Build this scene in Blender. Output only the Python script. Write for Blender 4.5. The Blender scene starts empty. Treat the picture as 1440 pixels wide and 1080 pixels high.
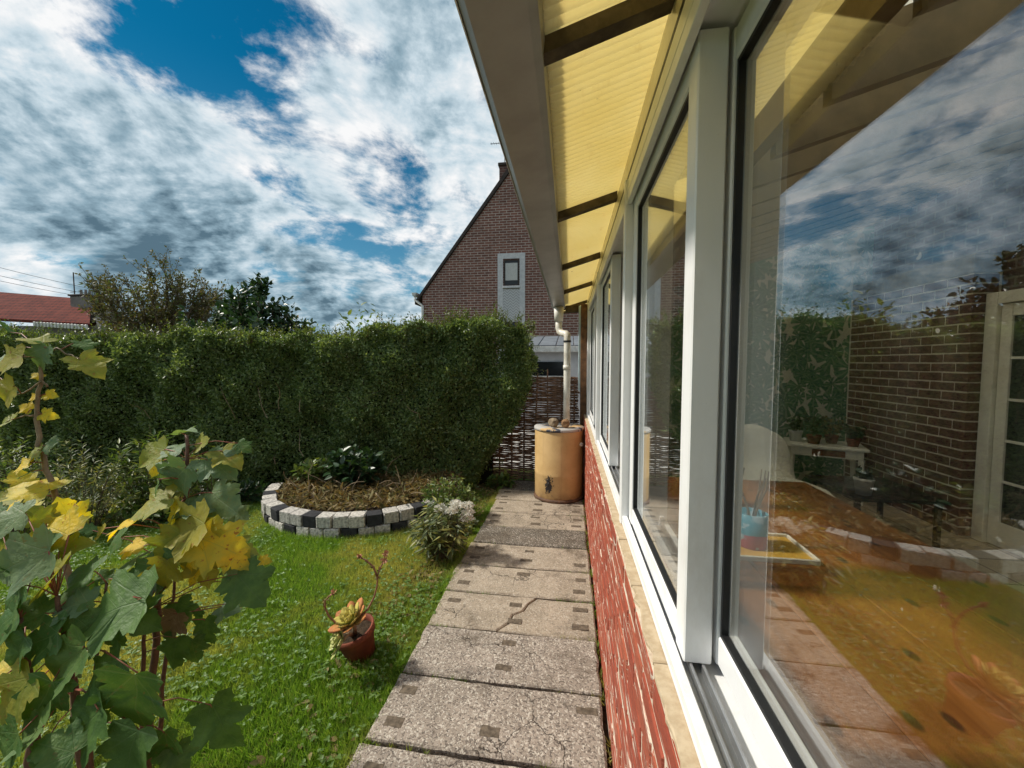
import bpy, bmesh, math, random
import numpy as np
from mathutils import Vector, Matrix
random.seed(7); rng = np.random.default_rng(7)
S = bpy.context.scene
COL = S.collection
R = math.radians

# ------------------------------------------------------------------ camera
FPX = 550.0; YAW = R(8.38); PITCH = R(3.12); CAMZ = 1.6
cd = bpy.data.cameras.new("camera"); cam = bpy.data.objects.new("camera", cd); COL.objects.link(cam)
cd.sensor_width = 36; cd.lens = FPX / 1440 * 36; cd.clip_start = 0.02; cd.clip_end = 2000
cam.location = (0, 0, CAMZ); cam.rotation_euler = (math.pi / 2 - PITCH, 0, YAW)
S.camera = cam
CM = cam.rotation_euler.to_matrix()
CR, CU, CF = CM.col[0].copy(), CM.col[1].copy(), -CM.col[2].copy()
def ray(u, v): return CF + CR * ((u - 720) / FPX) + CU * ((540 - v) / FPX)
def pix(u, v, d): return Vector((0, 0, CAMZ)) + ray(u, v) * d
def gpix(u, v, z=0.0):
    r = ray(u, v); return Vector((0, 0, CAMZ)) + r * ((z - CAMZ) / r.z)

# ------------------------------------------------------------------ node helper
class NT:
    def __init__(s, tree): s.t = tree; s.n = tree.nodes; s.l = tree.links
    def set(s, sock, v):
        if isinstance(v, bpy.types.NodeSocket): s.l.new(v, sock)
        elif v is not None:
            if isinstance(v, (tuple, list)) and len(v) == 3 and sock.type == 'RGBA': v = (*v, 1)
            sock.default_value = v
    def node(s, typ, **kw):
        n = s.n.new(typ)
        for k, v in kw.items(): setattr(n, k, v)
        return n
    def m(s, op, a, b=None, c=None, clamp=False):
        n = s.n.new('ShaderNodeMath'); n.operation = op; n.use_clamp = clamp
        for i, v in enumerate((a, b, c)):
            if v is not None: s.set(n.inputs[i], v)
        return n.outputs[0]
    def vm(s, op, a, b=None, sc=None):
        n = s.n.new('ShaderNodeVectorMath'); n.operation = op
        s.set(n.inputs[0], a)
        if b is not None: s.set(n.inputs[1], b)
        if sc is not None: s.set(n.inputs['Scale'], sc)
        return n.outputs['Value'] if op in ('DOT_PRODUCT', 'LENGTH', 'DISTANCE') else n.outputs[0]
    def mix(s, f, a, b, mode='MIX'):
        n = s.n.new('ShaderNodeMix'); n.data_type = 'RGBA'; n.blend_type = mode
        s.set(n.inputs[0], f); s.set(n.inputs[6], a); s.set(n.inputs[7], b); return n.outputs[2]
    def noise(s, vec, scale, detail=4, rough=.55, dist=0, out='Fac', dim='3D'):
        n = s.n.new('ShaderNodeTexNoise'); n.noise_dimensions = dim
        if vec is not None: s.set(n.inputs['Vector'], vec)
        n.inputs['Scale'].default_value = scale; n.inputs['Detail'].default_value = detail
        n.inputs['Roughness'].default_value = rough; n.inputs['Distortion'].default_value = dist
        return n.outputs[out]
    def ss(s, x, a, b, o0=0., o1=1.):
        n = s.n.new('ShaderNodeMapRange'); n.interpolation_type = 'SMOOTHSTEP'
        s.set(n.inputs[0], x); n.inputs[1].default_value = a; n.inputs[2].default_value = b
        n.inputs[3].default_value = o0; n.inputs[4].default_value = o1; return n.outputs[0]
    def ramp(s, x, stops):
        n = s.n.new('ShaderNodeValToRGB'); s.set(n.inputs[0], x); e = n.color_ramp.elements
        while len(e) < len(stops): e.new(.5)
        for i, (p, c) in enumerate(stops): e[i].position = p; e[i].color = (*c, 1)
        return n.outputs[0]
    def coord(s, which='Object'): return s.n.new('ShaderNodeTexCoord').outputs[which]
    def geo(s, which='Position'): return s.n.new('ShaderNodeNewGeometry').outputs[which]
    def sep(s, v):
        n = s.n.new('ShaderNodeSeparateXYZ'); s.set(n.inputs[0], v); return n.outputs
    def comb(s, x, y, z):
        n = s.n.new('ShaderNodeCombineXYZ')
        for i, v in enumerate((x, y, z)): s.set(n.inputs[i], v)
        return n.outputs[0]
    def mapping(s, v, scale=(1, 1, 1), loc=(0, 0, 0), rot=(0, 0, 0)):
        n = s.n.new('ShaderNodeMapping'); s.set(n.inputs[0], v)
        n.inputs['Scale'].default_value = scale; n.inputs['Location'].default_value = loc; n.inputs['Rotation'].default_value = rot
        return n.outputs[0]
    def bump(s, h, strength=.4, dist=.01):
        n = s.n.new('ShaderNodeBump'); s.set(n.inputs['Height'], h)
        n.inputs['Strength'].default_value = strength; n.inputs['Distance'].default_value = dist; return n.outputs[0]

# ------------------------------------------------------------------ world / sky with broken cloud
SUN_TO = Vector((-1.0, -0.02, 0)).normalized(); SUN_EL = R(45)
sun_az = math.atan2(SUN_TO.x, SUN_TO.y)
W = bpy.data.worlds.new("World"); S.world = W; W.use_nodes = True
w = NT(W.node_tree); w.n.clear()
sky = w.node('ShaderNodeTexSky', sky_type='NISHITA'); sky.sun_disc = False
sky.sun_elevation = SUN_EL; sky.sun_rotation = sun_az; sky.air_density = 1.2; sky.dust_density = .4; sky.ozone_density = 3.
d = w.coord('Generated'); dx, dy, dz = w.sep(d)
den = w.m('ADD', w.m('MAXIMUM', dz, 0.0), .42)
p = w.comb(w.m('DIVIDE', dx, den), w.m('DIVIDE', dy, den), 0.0)
p = w.mapping(p, (1, 1, 1), (5.3, 2.2, 0), (0, 0, R(-30)))
warp = w.noise(p, .9, 3, .5, 0, 'Color')
pw = w.vm('ADD', p, w.vm('SCALE', w.vm('SUBTRACT', warp, (.5, .5, .5)), sc=.30))
ps = w.mapping(pw, (2.15, 2.55, 1))
n1 = w.noise(ps, 2.0, 13, .625, .10)
n1b = w.noise(w.vm('ADD', ps, (.05, .03, 0.)), 2.0, 6, .54, .10)
n2 = w.noise(w.mapping(p, (.8, 1.5, 1), (7, 3, 0)), 1.5, 7, .58, .3)
def lobe(u, v, k):     # soft patch of sky round one direction
    c = ray(u, v).normalized()
    q = w.vm('DOT_PRODUCT', d, tuple(c))
    return w.m('EXPONENT', w.m('MULTIPLY', w.m('SUBTRACT', q, 1.0), k))
def lin(*terms):
    acc = None
    for k, x in terms:
        t = w.m('MULTIPLY', x, k); acc = t if acc is None else w.m('ADD', acc, t)
    return acc
holes = lin((.16, lobe(320, 95, 100)), (.15, lobe(255, 20, 100)), (.135, lobe(425, 165, 140)), (.09, lobe(540, 40, 200)), (.07, lobe(180, 60, 250)), (-.08, lobe(590, 60, 60)), (-.05, lobe(650, 200, 60)), (.14, lobe(530, 318, 220)), (.10, lobe(440, 325, 260)), (.02, lobe(690, 120, 60)),
            (-.11, lobe(90, 130, 16)), (-.10, lobe(480, 110, 160)), (-.08, lobe(300, 330, 12)))
nn = w.m('SUBTRACT', w.m('ADD', n1, .043), holes)
cov = w.ss(nn, .41, .60)
thick = w.ss(nn, .50, .72)
relief = w.m('MULTIPLY', w.m('SUBTRACT', n1, n1b), 3.4)
light = w.m('ADD', w.m('ADD', .79, relief), w.m('MULTIPLY', w.m('SUBTRACT', n2, .5), .75))
light = w.m('SUBTRACT', light, w.m('MULTIPLY', thick, .22))
light = w.m('ADD', light, lin((.42, lobe(90, 130, 10)), (.18, lobe(620, 300, 18)), (-.46, lobe(200, 345, 40)), (-.40, lobe(30, 330, 40)), (-.34, lobe(420, 400, 60)), (-.2, lobe(560, 400, 60)), (.5, lobe(40, 395, 500)), (-.26, lobe(620, 60, 14))))
light = w.m('ADD', light, 0.0, clamp=True)
ccol = w.ramp(light, [(0., (.042, .072, .095)), (.3, (.125, .18, .215)), (.6, (.26, .31, .34)), (1., (.42, .42, .42))])
skyc = w.mix(1.0, sky.outputs[0], (.0006, .020, .026, 1), 'MULTIPLY')
skyc = w.mix(w.ss(dz, .0, .55), w.mix(.5, skyc, (.12, .22, .29, 1)), skyc)
col = w.mix(w.m('MULTIPLY', cov, .97), skyc, ccol)
bg = w.node('ShaderNodeBackground'); w.set(bg.inputs[0], col); bg.inputs[1].default_value = 1.0
out = w.node('ShaderNodeOutputWorld'); w.l.new(bg.outputs[0], out.inputs[0])

sd = bpy.data.lights.new("sun", 'SUN'); sun = bpy.data.objects.new("sun", sd); COL.objects.link(sun)
sd.energy = 2.1; sd.angle = R(5.0); sd.color = (1., .94, .83)
sv = Vector((SUN_TO.x * math.cos(SUN_EL), SUN_TO.y * math.cos(SUN_EL), math.sin(SUN_EL)))
sun.rotation_euler = sv.to_track_quat('Z', 'Y').to_euler(); sun.location = sv * 30
S.view_settings.view_transform = 'Standard'; S.view_settings.look = 'None'
S.view_settings.exposure = 1.22; S.view_settings.gamma = 1.0; S.view_settings.use_curve_mapping = False
try:
    S.cycles.max_bounces = 10; S.cycles.transparent_max_bounces = 24; S.cycles.transmission_bounces = 8
    S.cycles.glossy_bounces = 5; S.cycles.diffuse_bounces = 4; S.cycles.caustics_reflective = False; S.cycles.caustics_refractive = False
except Exception: pass

# ------------------------------------------------------------------ material helpers
MATS = {}
def mat(name):
    m = bpy.data.materials.new(name); m.use_nodes = True; t = NT(m.node_tree); t.n.clear()
    o = t.node('ShaderNodeOutputMaterial'); MATS[name] = m; return m, t, o
def bsdf(t, color=None, rough=.6, spec=.4, metal=0, normal=None, **kw):
    b = t.node('ShaderNodeBsdfPrincipled')
    t.set(b.inputs['Base Color'], color); t.set(b.inputs['Roughness'], rough); t.set(b.inputs['Specular IOR Level'], spec)
    t.set(b.inputs['Metallic'], metal)
    if normal is not None: t.set(b.inputs['Normal'], normal)
    for k, v in kw.items(): t.set(b.inputs[k], v)
    return b.outputs[0]
def simple(name, c1, c2=None, scale=12, rough=.6, spec=.4, bump=0, bscale=None, bdist=.004, metal=0, grime=None):
    m, t, o = mat(name); P = t.coord('Object'); c = c1; nrm = None
    if c2 is not None:
        c = t.mix(t.ss(t.noise(P, scale, 6, .6), .3, .7), c1, c2)
    if grime is not None:
        c = t.mix(t.ss(t.noise(P, scale * .35, 8, .68), .52, .75, 0, grime[1]), c, grime[0])
    if bump: nrm = t.bump(t.noise(P, bscale or scale * 3, 5, .6), bump, bdist)
    t.l.new(bsdf(t, c, rough, spec, metal, nrm), o.inputs[0]); return m
def leafmat(name, cols, rough=.45, trans=.35, spec=.45, patch=None, tint=(1.35, 1.3, .55), pscale=1.2):
    """cols: stops over a per-leaf random value; patch: second colour mixed in broad patches"""
    m, t, o = mat(name)
    rnd = t.geo('Random Per Island'); k = len(cols)
    c = t.ramp(rnd, [(i / (k - 1), cc) for i, cc in enumerate(cols)])
    P = t.geo('Position')
    if patch is not None:
        c = t.mix(t.ss(t.noise(P, pscale, 5, .6), .44, .62, 0, patch[1]), c, patch[0])
    c = t.mix(t.ss(t.noise(P, 40, 2, .5), .3, .8, 0, .45), c, t.mix(1., c, (.55, .6, .5, 1), 'MULTIPLY'))
    s1 = bsdf(t, c, rough, spec)
    tr = t.node('ShaderNodeBsdfTranslucent'); t.set(tr.inputs[0], t.mix(1., c, (*tint, 1), 'MULTIPLY'))
    mx = t.node('ShaderNodeMixShader'); mx.inputs[0].default_value = trans
    t.l.new(s1, mx.inputs[1]); t.l.new(tr.outputs[0], mx.inputs[2]); t.l.new(mx.outputs[0], o.inputs[0]); return m

# ------------------------------------------------------------------ mesh helpers
def wm(o):
    b = o.matrix_basis.copy()
    return wm(o.parent) @ o.matrix_parent_inverse @ b if o.parent else b
def link(o, parent=None):          # children are laid out in world coordinates
    COL.objects.link(o)
    if parent is not None:
        o.parent = parent; o.matrix_parent_inverse = wm(parent).inverted()
    return o
def tag(o, label=None, cat=None, group=None, kind=None):
    if label: o['label'] = label
    if cat: o['category'] = cat
    if group: o['group'] = group
    if kind: o['kind'] = kind
    return o
def empty(name, loc=(0, 0, 0), label=None, cat=None, group=None, rz=0, kind=None):
    o = bpy.data.objects.new(name, None); o.empty_display_size = .1; o.location = loc; o.rotation_euler = (0, 0, rz)
    link(o); return tag(o, label, cat, group, kind)
class MB:
    def __init__(s): s.v = []; s.f = []; s.mi = []
    def add(s, vs, fs, mi=0):
        b = len(s.v); s.v += [tuple(x) for x in vs]; s.f += [tuple(i + b for i in f) for f in fs]; s.mi += [mi] * len(fs)
    def box(s, lo, hi, ch=0.0, mi=0, M=None, jit=0.0):
        lo, hi = [min(a, b) for a, b in zip(lo, hi)], [max(a, b) for a, b in zip(lo, hi)]
        ch = min(ch, *[(hi[i] - lo[i]) * .45 for i in range(3)])
        if ch <= 0:
            vs = [(x, y, z) for x in (lo[0], hi[0]) for y in (lo[1], hi[1]) for z in (lo[2], hi[2])]
            fs = [(0, 1, 3, 2), (4, 6, 7, 5), (0, 4, 5, 1), (2, 3, 7, 6), (0, 2, 6, 4), (1, 5, 7, 3)]
        else:
            vs = []; idx = {}
            for a in (0, 1):
                for b in (0, 1):
                    for c in (0, 1):
                        P = [(lo, hi)[q][i] for i, q in enumerate((a, b, c))]
                        sg = [(1, -1)[q] for q in (a, b, c)]
                        for ax in range(3):
                            Q = [P[i] + (0 if i == ax else sg[i] * ch) for i in range(3)]
                            idx[(a, b, c, ax)] = len(vs); vs.append(Q)
            fs = []
            for ax in range(3):
                o1, o2 = [i for i in range(3) if i != ax]
                for e in (0, 1):
                    q = []
                    for (i, j) in ((0, 0), (1, 0), (1, 1), (0, 1)):
                        k = [0, 0, 0]; k[ax] = e; k[o1] = i; k[o2] = j; q.append(idx[(*k, ax)])
                    flip = (e == 0) != (ax == 1)
                    fs.append(tuple(q[::-1]) if flip else tuple(q))
                for i in (0, 1):
                    for j in (0, 1):
                        k0 = [0, 0, 0]; k0[ax] = 0; k0[o1] = i; k0[o2] = j; k1 = list(k0); k1[ax] = 1
                        fs.append((idx[(*k0, o1)], idx[(*k1, o1)], idx[(*k1, o2)], idx[(*k0, o2)]))
            for a in (0, 1):
                for b in (0, 1):
                    for c in (0, 1): fs.append((idx[(a, b, c, 0)], idx[(a, b, c, 1)], idx[(a, b, c, 2)]))
        if jit: vs = [tuple(c + random.uniform(-jit, jit) for c in v_) for v_ in vs]
        if M is not None: vs = [M @ Vector(v_) for v_ in vs]
        s.add(vs, fs, mi); return s
    def tube(s, pts, rad, n=6, mi=0, cap=True):
        pts = [Vector(q) for q in pts]; k = len(pts)
        if not hasattr(rad, '__len__'): rad = [rad] * k
        vs = []; fs = []; ref = None
        for i, q in enumerate(pts):
            t = (pts[min(i + 1, k - 1)] - pts[max(i - 1, 0)])
            t = t.normalized() if t.length > 1e-9 else Vector((0, 0, 1))
            if ref is None: ref = Vector((1, 0, 0)) if abs(t.x) < .8 else Vector((0, 1, 0))
            a = (ref - t * ref.dot(t)).normalized(); ref = a; b = t.cross(a)
            for j in range(n):
                an = 2 * math.pi * j / n; vs.append(q + (a * math.cos(an) + b * math.sin(an)) * rad[i])
        for i in range(k - 1):
            for j in range(n):
                fs.append((i * n + j, i * n + (j + 1) % n, (i + 1) * n + (j + 1) % n, (i + 1) * n + j))
        if cap: fs.append(tuple(range(n))[::-1]); fs.append(tuple((k - 1) * n + j for j in range(n)))
        s.add(vs, fs, mi); return s
    def lathe(s, prof, n=24, mi=0, M=None):
        vs = []; fs = []
        for r_, z in prof:
            for j in range(n):
                a = 2 * math.pi * j / n; vs.append(Vector((r_ * math.cos(a), r_ * math.sin(a), z)))
        for i in range(len(prof) - 1):
            for j in range(n): fs.append((i * n + j, i * n + (j + 1) % n, (i + 1) * n + (j + 1) % n, (i + 1) * n + j))
        if M is not None: vs = [M @ q for q in vs]
        s.add(vs, fs, mi); return s
    def extrude_y(s, prof, y0, y1, closed=True, mi=0):
        k = len(prof); vs = [(x, y0, z) for x, z in prof] + [(x, y1, z) for x, z in prof]
        fs = [(i, (i + 1) % k, k + (i + 1) % k, k + i) for i in range(k if closed else k - 1)]
        if closed: fs += [tuple(range(k))[::-1], tuple(range(k, 2 * k))]
        s.add(vs, fs, mi); return s
    def mesh(s, name, m, smooth=False, fixn=True):
        me = bpy.data.meshes.new(name); me.from_pydata(s.v, [], s.f)
        for mm in (m if isinstance(m, (list, tuple)) else [m]): me.materials.append(mm)
        if any(s.mi): me.polygons.foreach_set('material_index', s.mi)
        if fixn:
            bm = bmesh.new(); bm.from_mesh(me); bmesh.ops.recalc_face_normals(bm, faces=bm.faces[:]); bm.to_mesh(me); bm.free()
        if smooth: me.polygons.foreach_set('use_smooth', [True] * len(me.polygons))
        me.update(); return me
    def build(s, name, m, parent=None, smooth=False, loc=(0, 0, 0), fixn=True):
        o = bpy.data.objects.new(name, s.mesh(name, m, smooth, fixn)); o.location = loc; return link(o, parent)
def inst(name, me, parent=None, loc=(0, 0, 0), rot=(0, 0, 0), sc=(1, 1, 1)):
    o = bpy.data.objects.new(name, me); o.location = loc; o.rotation_euler = rot; o.scale = sc; return link(o, parent)
def npmesh(name, V, F, m, smooth=False):
    """V (n,3), F (k,3) triangles"""
    me = bpy.data.meshes.new(name); me.vertices.add(len(V)); me.vertices.foreach_set('co', np.asarray(V, np.float32).ravel())
    k = len(F); me.loops.add(k * 3); me.loops.foreach_set('vertex_index', np.asarray(F, np.int32).ravel())
    me.polygons.add(k); me.polygons.foreach_set('loop_start', np.arange(0, 3 * k, 3, dtype=np.int32))
    try: me.polygons.foreach_set('loop_total', np.full(k, 3, np.int32))
    except Exception: pass
    me.materials.append(m); me.update(calc_edges=True); me.validate()
    if smooth: me.polygons.foreach_set('use_smooth', [True] * k)
    return me
TPL = {
    'privet': (np.array([[0, 0, 0], [.24, .42, .07], [0, 1, -.03], [-.24, .42, .07]]), np.array([[0, 1, 2], [0, 2, 3]])),
    'lance': (np.array([[0, 0, 0], [.13, .35, .04], [0, 1, -.10], [-.13, .35, .04]]), np.array([[0, 1, 2], [0, 2, 3]])),
    'ovate': (np.array([[0, 0, 0], [.26, .25, .06], [.22, .62, .05], [0, 1, -.08], [-.22, .62, .05], [-.26, .25, .06]]), np.array([[0, 1, 2], [0, 2, 3], [0, 3, 4], [0, 4, 5]])),
    'blade': (np.array([[-.5, 0, 0], [.5, 0, 0], [0, 1, 0]]), np.array([[0, 1, 2]])),
}
def unit(a): return a / np.maximum(np.linalg.norm(a, axis=-1, keepdims=True), 1e-9)
def leafcloud(name, C, T, Nn, size, m, tpl='privet', parent=None, wid=None):
    V0, F0 = TPL[tpl]; n = len(C); T = unit(T); B = unit(np.cross(T, Nn)); Nn = np.cross(B, T)
    size = np.broadcast_to(np.asarray(size, float), (n,)); wid = size if wid is None else np.broadcast_to(wid, (n,))
    V = C[:, None, :] + (V0[None, :, 0, None] * B[:, None, :]) * wid[:, None, None] + (V0[None, :, 1, None] * T[:, None, :] + V0[None, :, 2, None] * Nn[:, None, :]) * size[:, None, None]
    F = F0[None] + (np.arange(n) * len(V0))[:, None, None]
    me = npmesh(name, V.reshape(-1, 3), F.reshape(-1, 3), m)
    o = bpy.data.objects.new(name, me); return link(o, parent)
def rdir(n): return unit(rng.normal(size=(n, 3)))

# ------------------------------------------------------------------ materials
def m_white():
    m, t, o = mat('white_plastic_frame'); P = t.geo('Position')
    c = t.mix(t.ss(t.noise(t.mapping(P, (1, 1, .4)), 9, 8, .72), .45, .8, 0, .45), (.80, .80, .80), (.52, .48, .43))
    c = t.mix(t.ss(t.noise(P, 70, 4, .7), .67, .76, 0, .4), c, (.25, .21, .17))
    t.l.new(bsdf(t, c, t.m('ADD', .22, t.m('MULTIPLY', t.noise(P, 14, 3), .2)), .5, normal=t.bump(t.noise(P, 30, 4, .6), .08, .004)), o.inputs[0]); return m
M_FRAME = m_white()
M_GASKET = simple('black_rubber', (.008, .008, .009), rough=.5)
M_ALU = simple('aluminium_track', (.45, .46, .47), (.33, .33, .34), 30, .35, .5, metal=.7)
def m_glass():
    m, t, o = mat('window_glass')
    lw = t.node('ShaderNodeLayerWeight'); lw.inputs[0].default_value = .5
    f = t.m('POWER', lw.outputs['Facing'], 4.0)
    P = t.geo('Position')
    F0 = .14
    F = t.m('ADD', F0, t.m('MULTIPLY', f, 1 - F0))
    g = t.node('ShaderNodeBsdfGlossy'); g.inputs['Roughness'].default_value = 0.0
    t.set(g.inputs['Normal'], t.bump(t.noise(t.mapping(P, (1, 1, .35)), 3.0, 3, .5), .012, .01))
    g.inputs[0].default_value = (.93, .97, 1, 1)
    tr = t.node('ShaderNodeBsdfTransparent'); tr.inputs[0].default_value = (.985, .99, .98, 1)
    mx = t.node('ShaderNodeMixShader'); t.set(mx.inputs[0], F); t.l.new(tr.outputs[0], mx.inputs[1]); t.l.new(g.outputs[0], mx.inputs[2])
    # dried rain marks and dust
    dn = t.m('MULTIPLY', t.ss(t.noise(t.mapping(P, (1, 9, .7)), 2.2, 7, .65), .42, .85), t.ss(t.noise(P, 2, 4, .6), .3, .7, .0, .035))
    sp = t.ss(t.noise(P, 55, 2, .5), .76, .79, 0, .25)
    df = t.node('ShaderNodeBsdfDiffuse'); df.inputs[0].default_value = (.45, .43, .38, 1)
    m2 = t.node('ShaderNodeMixShader'); t.set(m2.inputs[0], t.m('MAXIMUM', dn, sp)); t.l.new(mx.outputs[0], m2.inputs[1]); t.l.new(df.outputs[0], m2.inputs[2])
    t.l.new(m2.outputs[0], o.inputs[0]); return m
M_GLASS = m_glass()
def m_roof():
    m, t, o = mat('yellow_translucent_sheet'); P = t.geo('Position')
    c = t.mix(t.ss(t.noise(P, 2.2, 6, .6), .3, .75), (.92, .85, .60), (.88, .79, .49))
    c = t.mix(t.ss(t.noise(t.mapping(P, (4, 1.4, 1)), 5, 7, .7), .57, .8, 0, .45), c, (.60, .44, .18))
    c = t.mix(t.ss(t.noise(P, 26, 3, .6), .70, .76, 0, .6), c, (.14, .085, .03))
    df = bsdf(t, c, .45, .4, normal=t.bump(t.noise(P, 160, 3, .6), .12, .002))
    tr = t.node('ShaderNodeBsdfTranslucent'); t.set(tr.inputs[0], t.mix(1., c, (1, .98, .9, 1), 'MULTIPLY'))
    mx = t.node('ShaderNodeMixShader'); mx.inputs[0].default_value = .62; t.l.new(df, mx.inputs[1]); t.l.new(tr.outputs[0], mx.inputs[2])
    t.l.new(mx.outputs[0], o.inputs[0]); return m
M_ROOF = m_roof()
M_RAFTER = simple('weathered_rafter', (.12, .095, .06), (.055, .042, .028), 14, .75, .2, .5, 60)
M_GUTTER = simple('grey_plastic_gutter', (.32, .31, .29), (.25, .24, .22), 6, .32, .5, .05, 20)
M_GLIP = simple('pale_gutter_lip', (.62, .62, .60), (.42, .41, .38), 10, .4)
M_PIPE = simple('cream_pipe', (.78, .75, .68), (.62, .57, .48), 9, .4, .5, grime=((.25, .2, .13), .6))
def m_paintbrick():
    m, t, o = mat('red_painted_brick'); P = t.geo('Position'); rnd = t.node('ShaderNodeObjectInfo').outputs['Random']
    Ps = t.mapping(P, (6, 5, 55))
    st = t.noise(Ps, 1.0, 6, .65, .8)
    c = t.mix(t.noise(P, 18, 6, .6), (.36, .070, .036), (.25, .042, .024))
    c = t.mix(t.m('MULTIPLY', rnd, .6), c, (.42, .11, .055))
    c = t.mix(t.ss(st, .565, .625, 0, .85), c, (.72, .63, .52))
    c = t.mix(t.ss(t.noise(t.mapping(P, (9, 8, 60), (3, 1, 2)), 1.3, 5, .6, .5), .60, .70, 0, .7), c, (.075, .016, .012))
    c = t.mix(t.ss(t.noise(P, 7, 7, .7), .58, .72, 0, .6), c, (.13, .035, .02))
    h = t.m('ADD', t.noise(t.mapping(P, (4, 5, 60)), 1, 6, .7, 1.), t.m('MULTIPLY', t.noise(P, 90, 4, .6), .4))
    t.l.new(bsdf(t, c, .55, .4, normal=t.bump(h, .9, .012)), o.inputs[0]); return m
M_RED = m_paintbrick()
M_MORTAR = simple('cream_mortar', (.70, .62, .51), (.50, .40, .30), 25, .9, .1, .6, 120)
M_SILL = simple('cream_sill_tile', (.52, .42, .29), (.40, .30, .19), 40, .7, .3, .4, 160, .002, grime=((.25, .17, .10), .6))
M_TIMBER = simple('brown_timber', (.20, .10, .045), (.10, .05, .025), 16, .7, .3, .6, 60)
M_WICKER = simple('willow_rod', (.30, .175, .115), (.13, .075, .052), 20, .7, .3, .3, 90)
def m_slab(name, c1, c2, spk, dark, grime):
    m, t, o = mat(name); P = t.geo('Position'); rnd = t.node('ShaderNodeObjectInfo').outputs['Random']
    P2 = t.vm('ADD', P, t.comb(t.m('MULTIPLY', rnd, 13.), t.m('MULTIPLY', rnd, 7.), 0.0))
    c = t.mix(t.ss(t.noise(P2, 5, 8, .68), .3, .7), c1, c2)
    v = t.node('ShaderNodeTexVoronoi'); v.inputs['Scale'].default_value = 150; t.set(v.inputs['Vector'], t.vm('ADD', P2, t.vm('SCALE', t.noise(P2, 60, 2, .5, 0, 'Color'), sc=.02)))
    g = t.sep(v.outputs['Color'])
    c = t.mix(t.ss(g[0], .55, .95, 0, spk), c, dark)
    c = t.mix(t.ss(g[1], .72, .95, 0, spk * .9), c, (.62, .57, .49))
    c = t.mix(t.ss(t.noise(P2, 170, 3, .6), .55, .68, 0, .55), c, dark)
    c = t.mix(t.ss(t.noise(P2, 3.1, 9, .72), .50, .68, 0, grime), c, (.085, .065, .045))
    # fine fissures
    vc = t.node('ShaderNodeTexVoronoi', feature='DISTANCE_TO_EDGE'); vc.inputs['Scale'].default_value = 5
    t.set(vc.inputs['Vector'], t.vm('ADD', P2, t.vm('SCALE', t.noise(P2, 6, 5, .6, 0, 'Color'), sc=.16)))
    cr = t.m('MULTIPLY', t.ss(vc.outputs[0], .0, .018, 1, 0), t.ss(t.noise(P2, 1.7, 3, .5), .50, .60))
    c = t.mix(cr, c, (.03, .024, .018))
    h = t.m('SUBTRACT', t.m('ADD', t.noise(P2, 120, 5, .7), t.m('MULTIPLY', v.outputs['Distance'], -.5)), cr)
    t.l.new(bsdf(t, c, .85, .25, normal=t.bump(h, .55, .006)), o.inputs[0]); return m
M_SLAB = [m_slab('slab_warm', (.42, .35, .27), (.29, .24, .18), .5, (.13, .10, .075), .8),
          m_slab('slab_aggregate', (.36, .305, .255), (.26, .22, .18), .8, (.085, .07, .06), .55),
          m_slab('slab_mossy', (.17, .14, .11), (.11, .095, .075), .6, (.04, .034, .03), .7)]
M_PATCH = simple('dark_infill', (.17, .135, .10), (.075, .06, .045), 45, .9, .15, .6, 150)
M_SOIL = simple('soil', (.07, .048, .03), (.035, .024, .016), 30, .95, .1, 1., 60, .02)
def m_lawn():
    m, t, o = mat('lawn_ground'); P = t.geo('Position')
    c = t.mix(t.ss(t.noise(P, 1.4, 6, .6), .35, .65), (.085, .13, .025), (.16, .15, .045))
    c = t.mix(t.ss(t.noise(P, 30, 4, .6), .4, .7), c, (.03, .045, .012))
    t.l.new(bsdf(t, c, .95, .1, normal=t.bump(t.noise(P, 50, 5, .7), .8, .02)), o.inputs[0]); return m
M_LAWN = m_lawn()

def m_farbrick(name, axis, c1, c2, mort, sc=1.0):
    m, t, o = mat(name); s_ = t.sep(t.geo('Position'))
    v = t.comb(s_[0 if axis == 'x' else 1], s_[2], 0.0)
    b = t.node('ShaderNodeTexBrick'); t.set(b.inputs['Vector'], v); b.inputs['Scale'].default_value = 1
    b.inputs['Brick Width'].default_value = .30 * sc; b.inputs['Row Height'].default_value = .10 * sc; b.inputs['Mortar Size'].default_value = .013 * sc
    b.inputs['Bias'].default_value = -.1; b.inputs['Mortar Smooth'].default_value = .2
    for i, c in enumerate((c1, c2, mort)): b.inputs[1 + i].default_value = (*c, 1)
    P = t.geo('Position')
    c = t.mix(t.ss(t.noise(P, .7, 6, .65), .4, .7, 0, .35), b.outputs[0], (.10, .06, .05))
    c = t.mix(t.ss(t.noise(P, 6, 4, .6), .45, .75, 0, .5), c, (.07, .035, .03))
    t.l.new(bsdf(t, c, .85, .2, normal=t.bump(b.outputs['Fac'], -.6, .02)), o.inputs[0]); return m

# ------------------------------------------------------------------ setting: ground, path
mb = MB(); mb.add([(-400, -60, 0), (400, -60, 0), (400, 600, 0), (-400, 600, 0)], [(0, 1, 2, 3)])
tag(mb.build('lawn_ground', M_LAWN), 'flat garden ground under the grass', 'ground', kind='structure')

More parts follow.
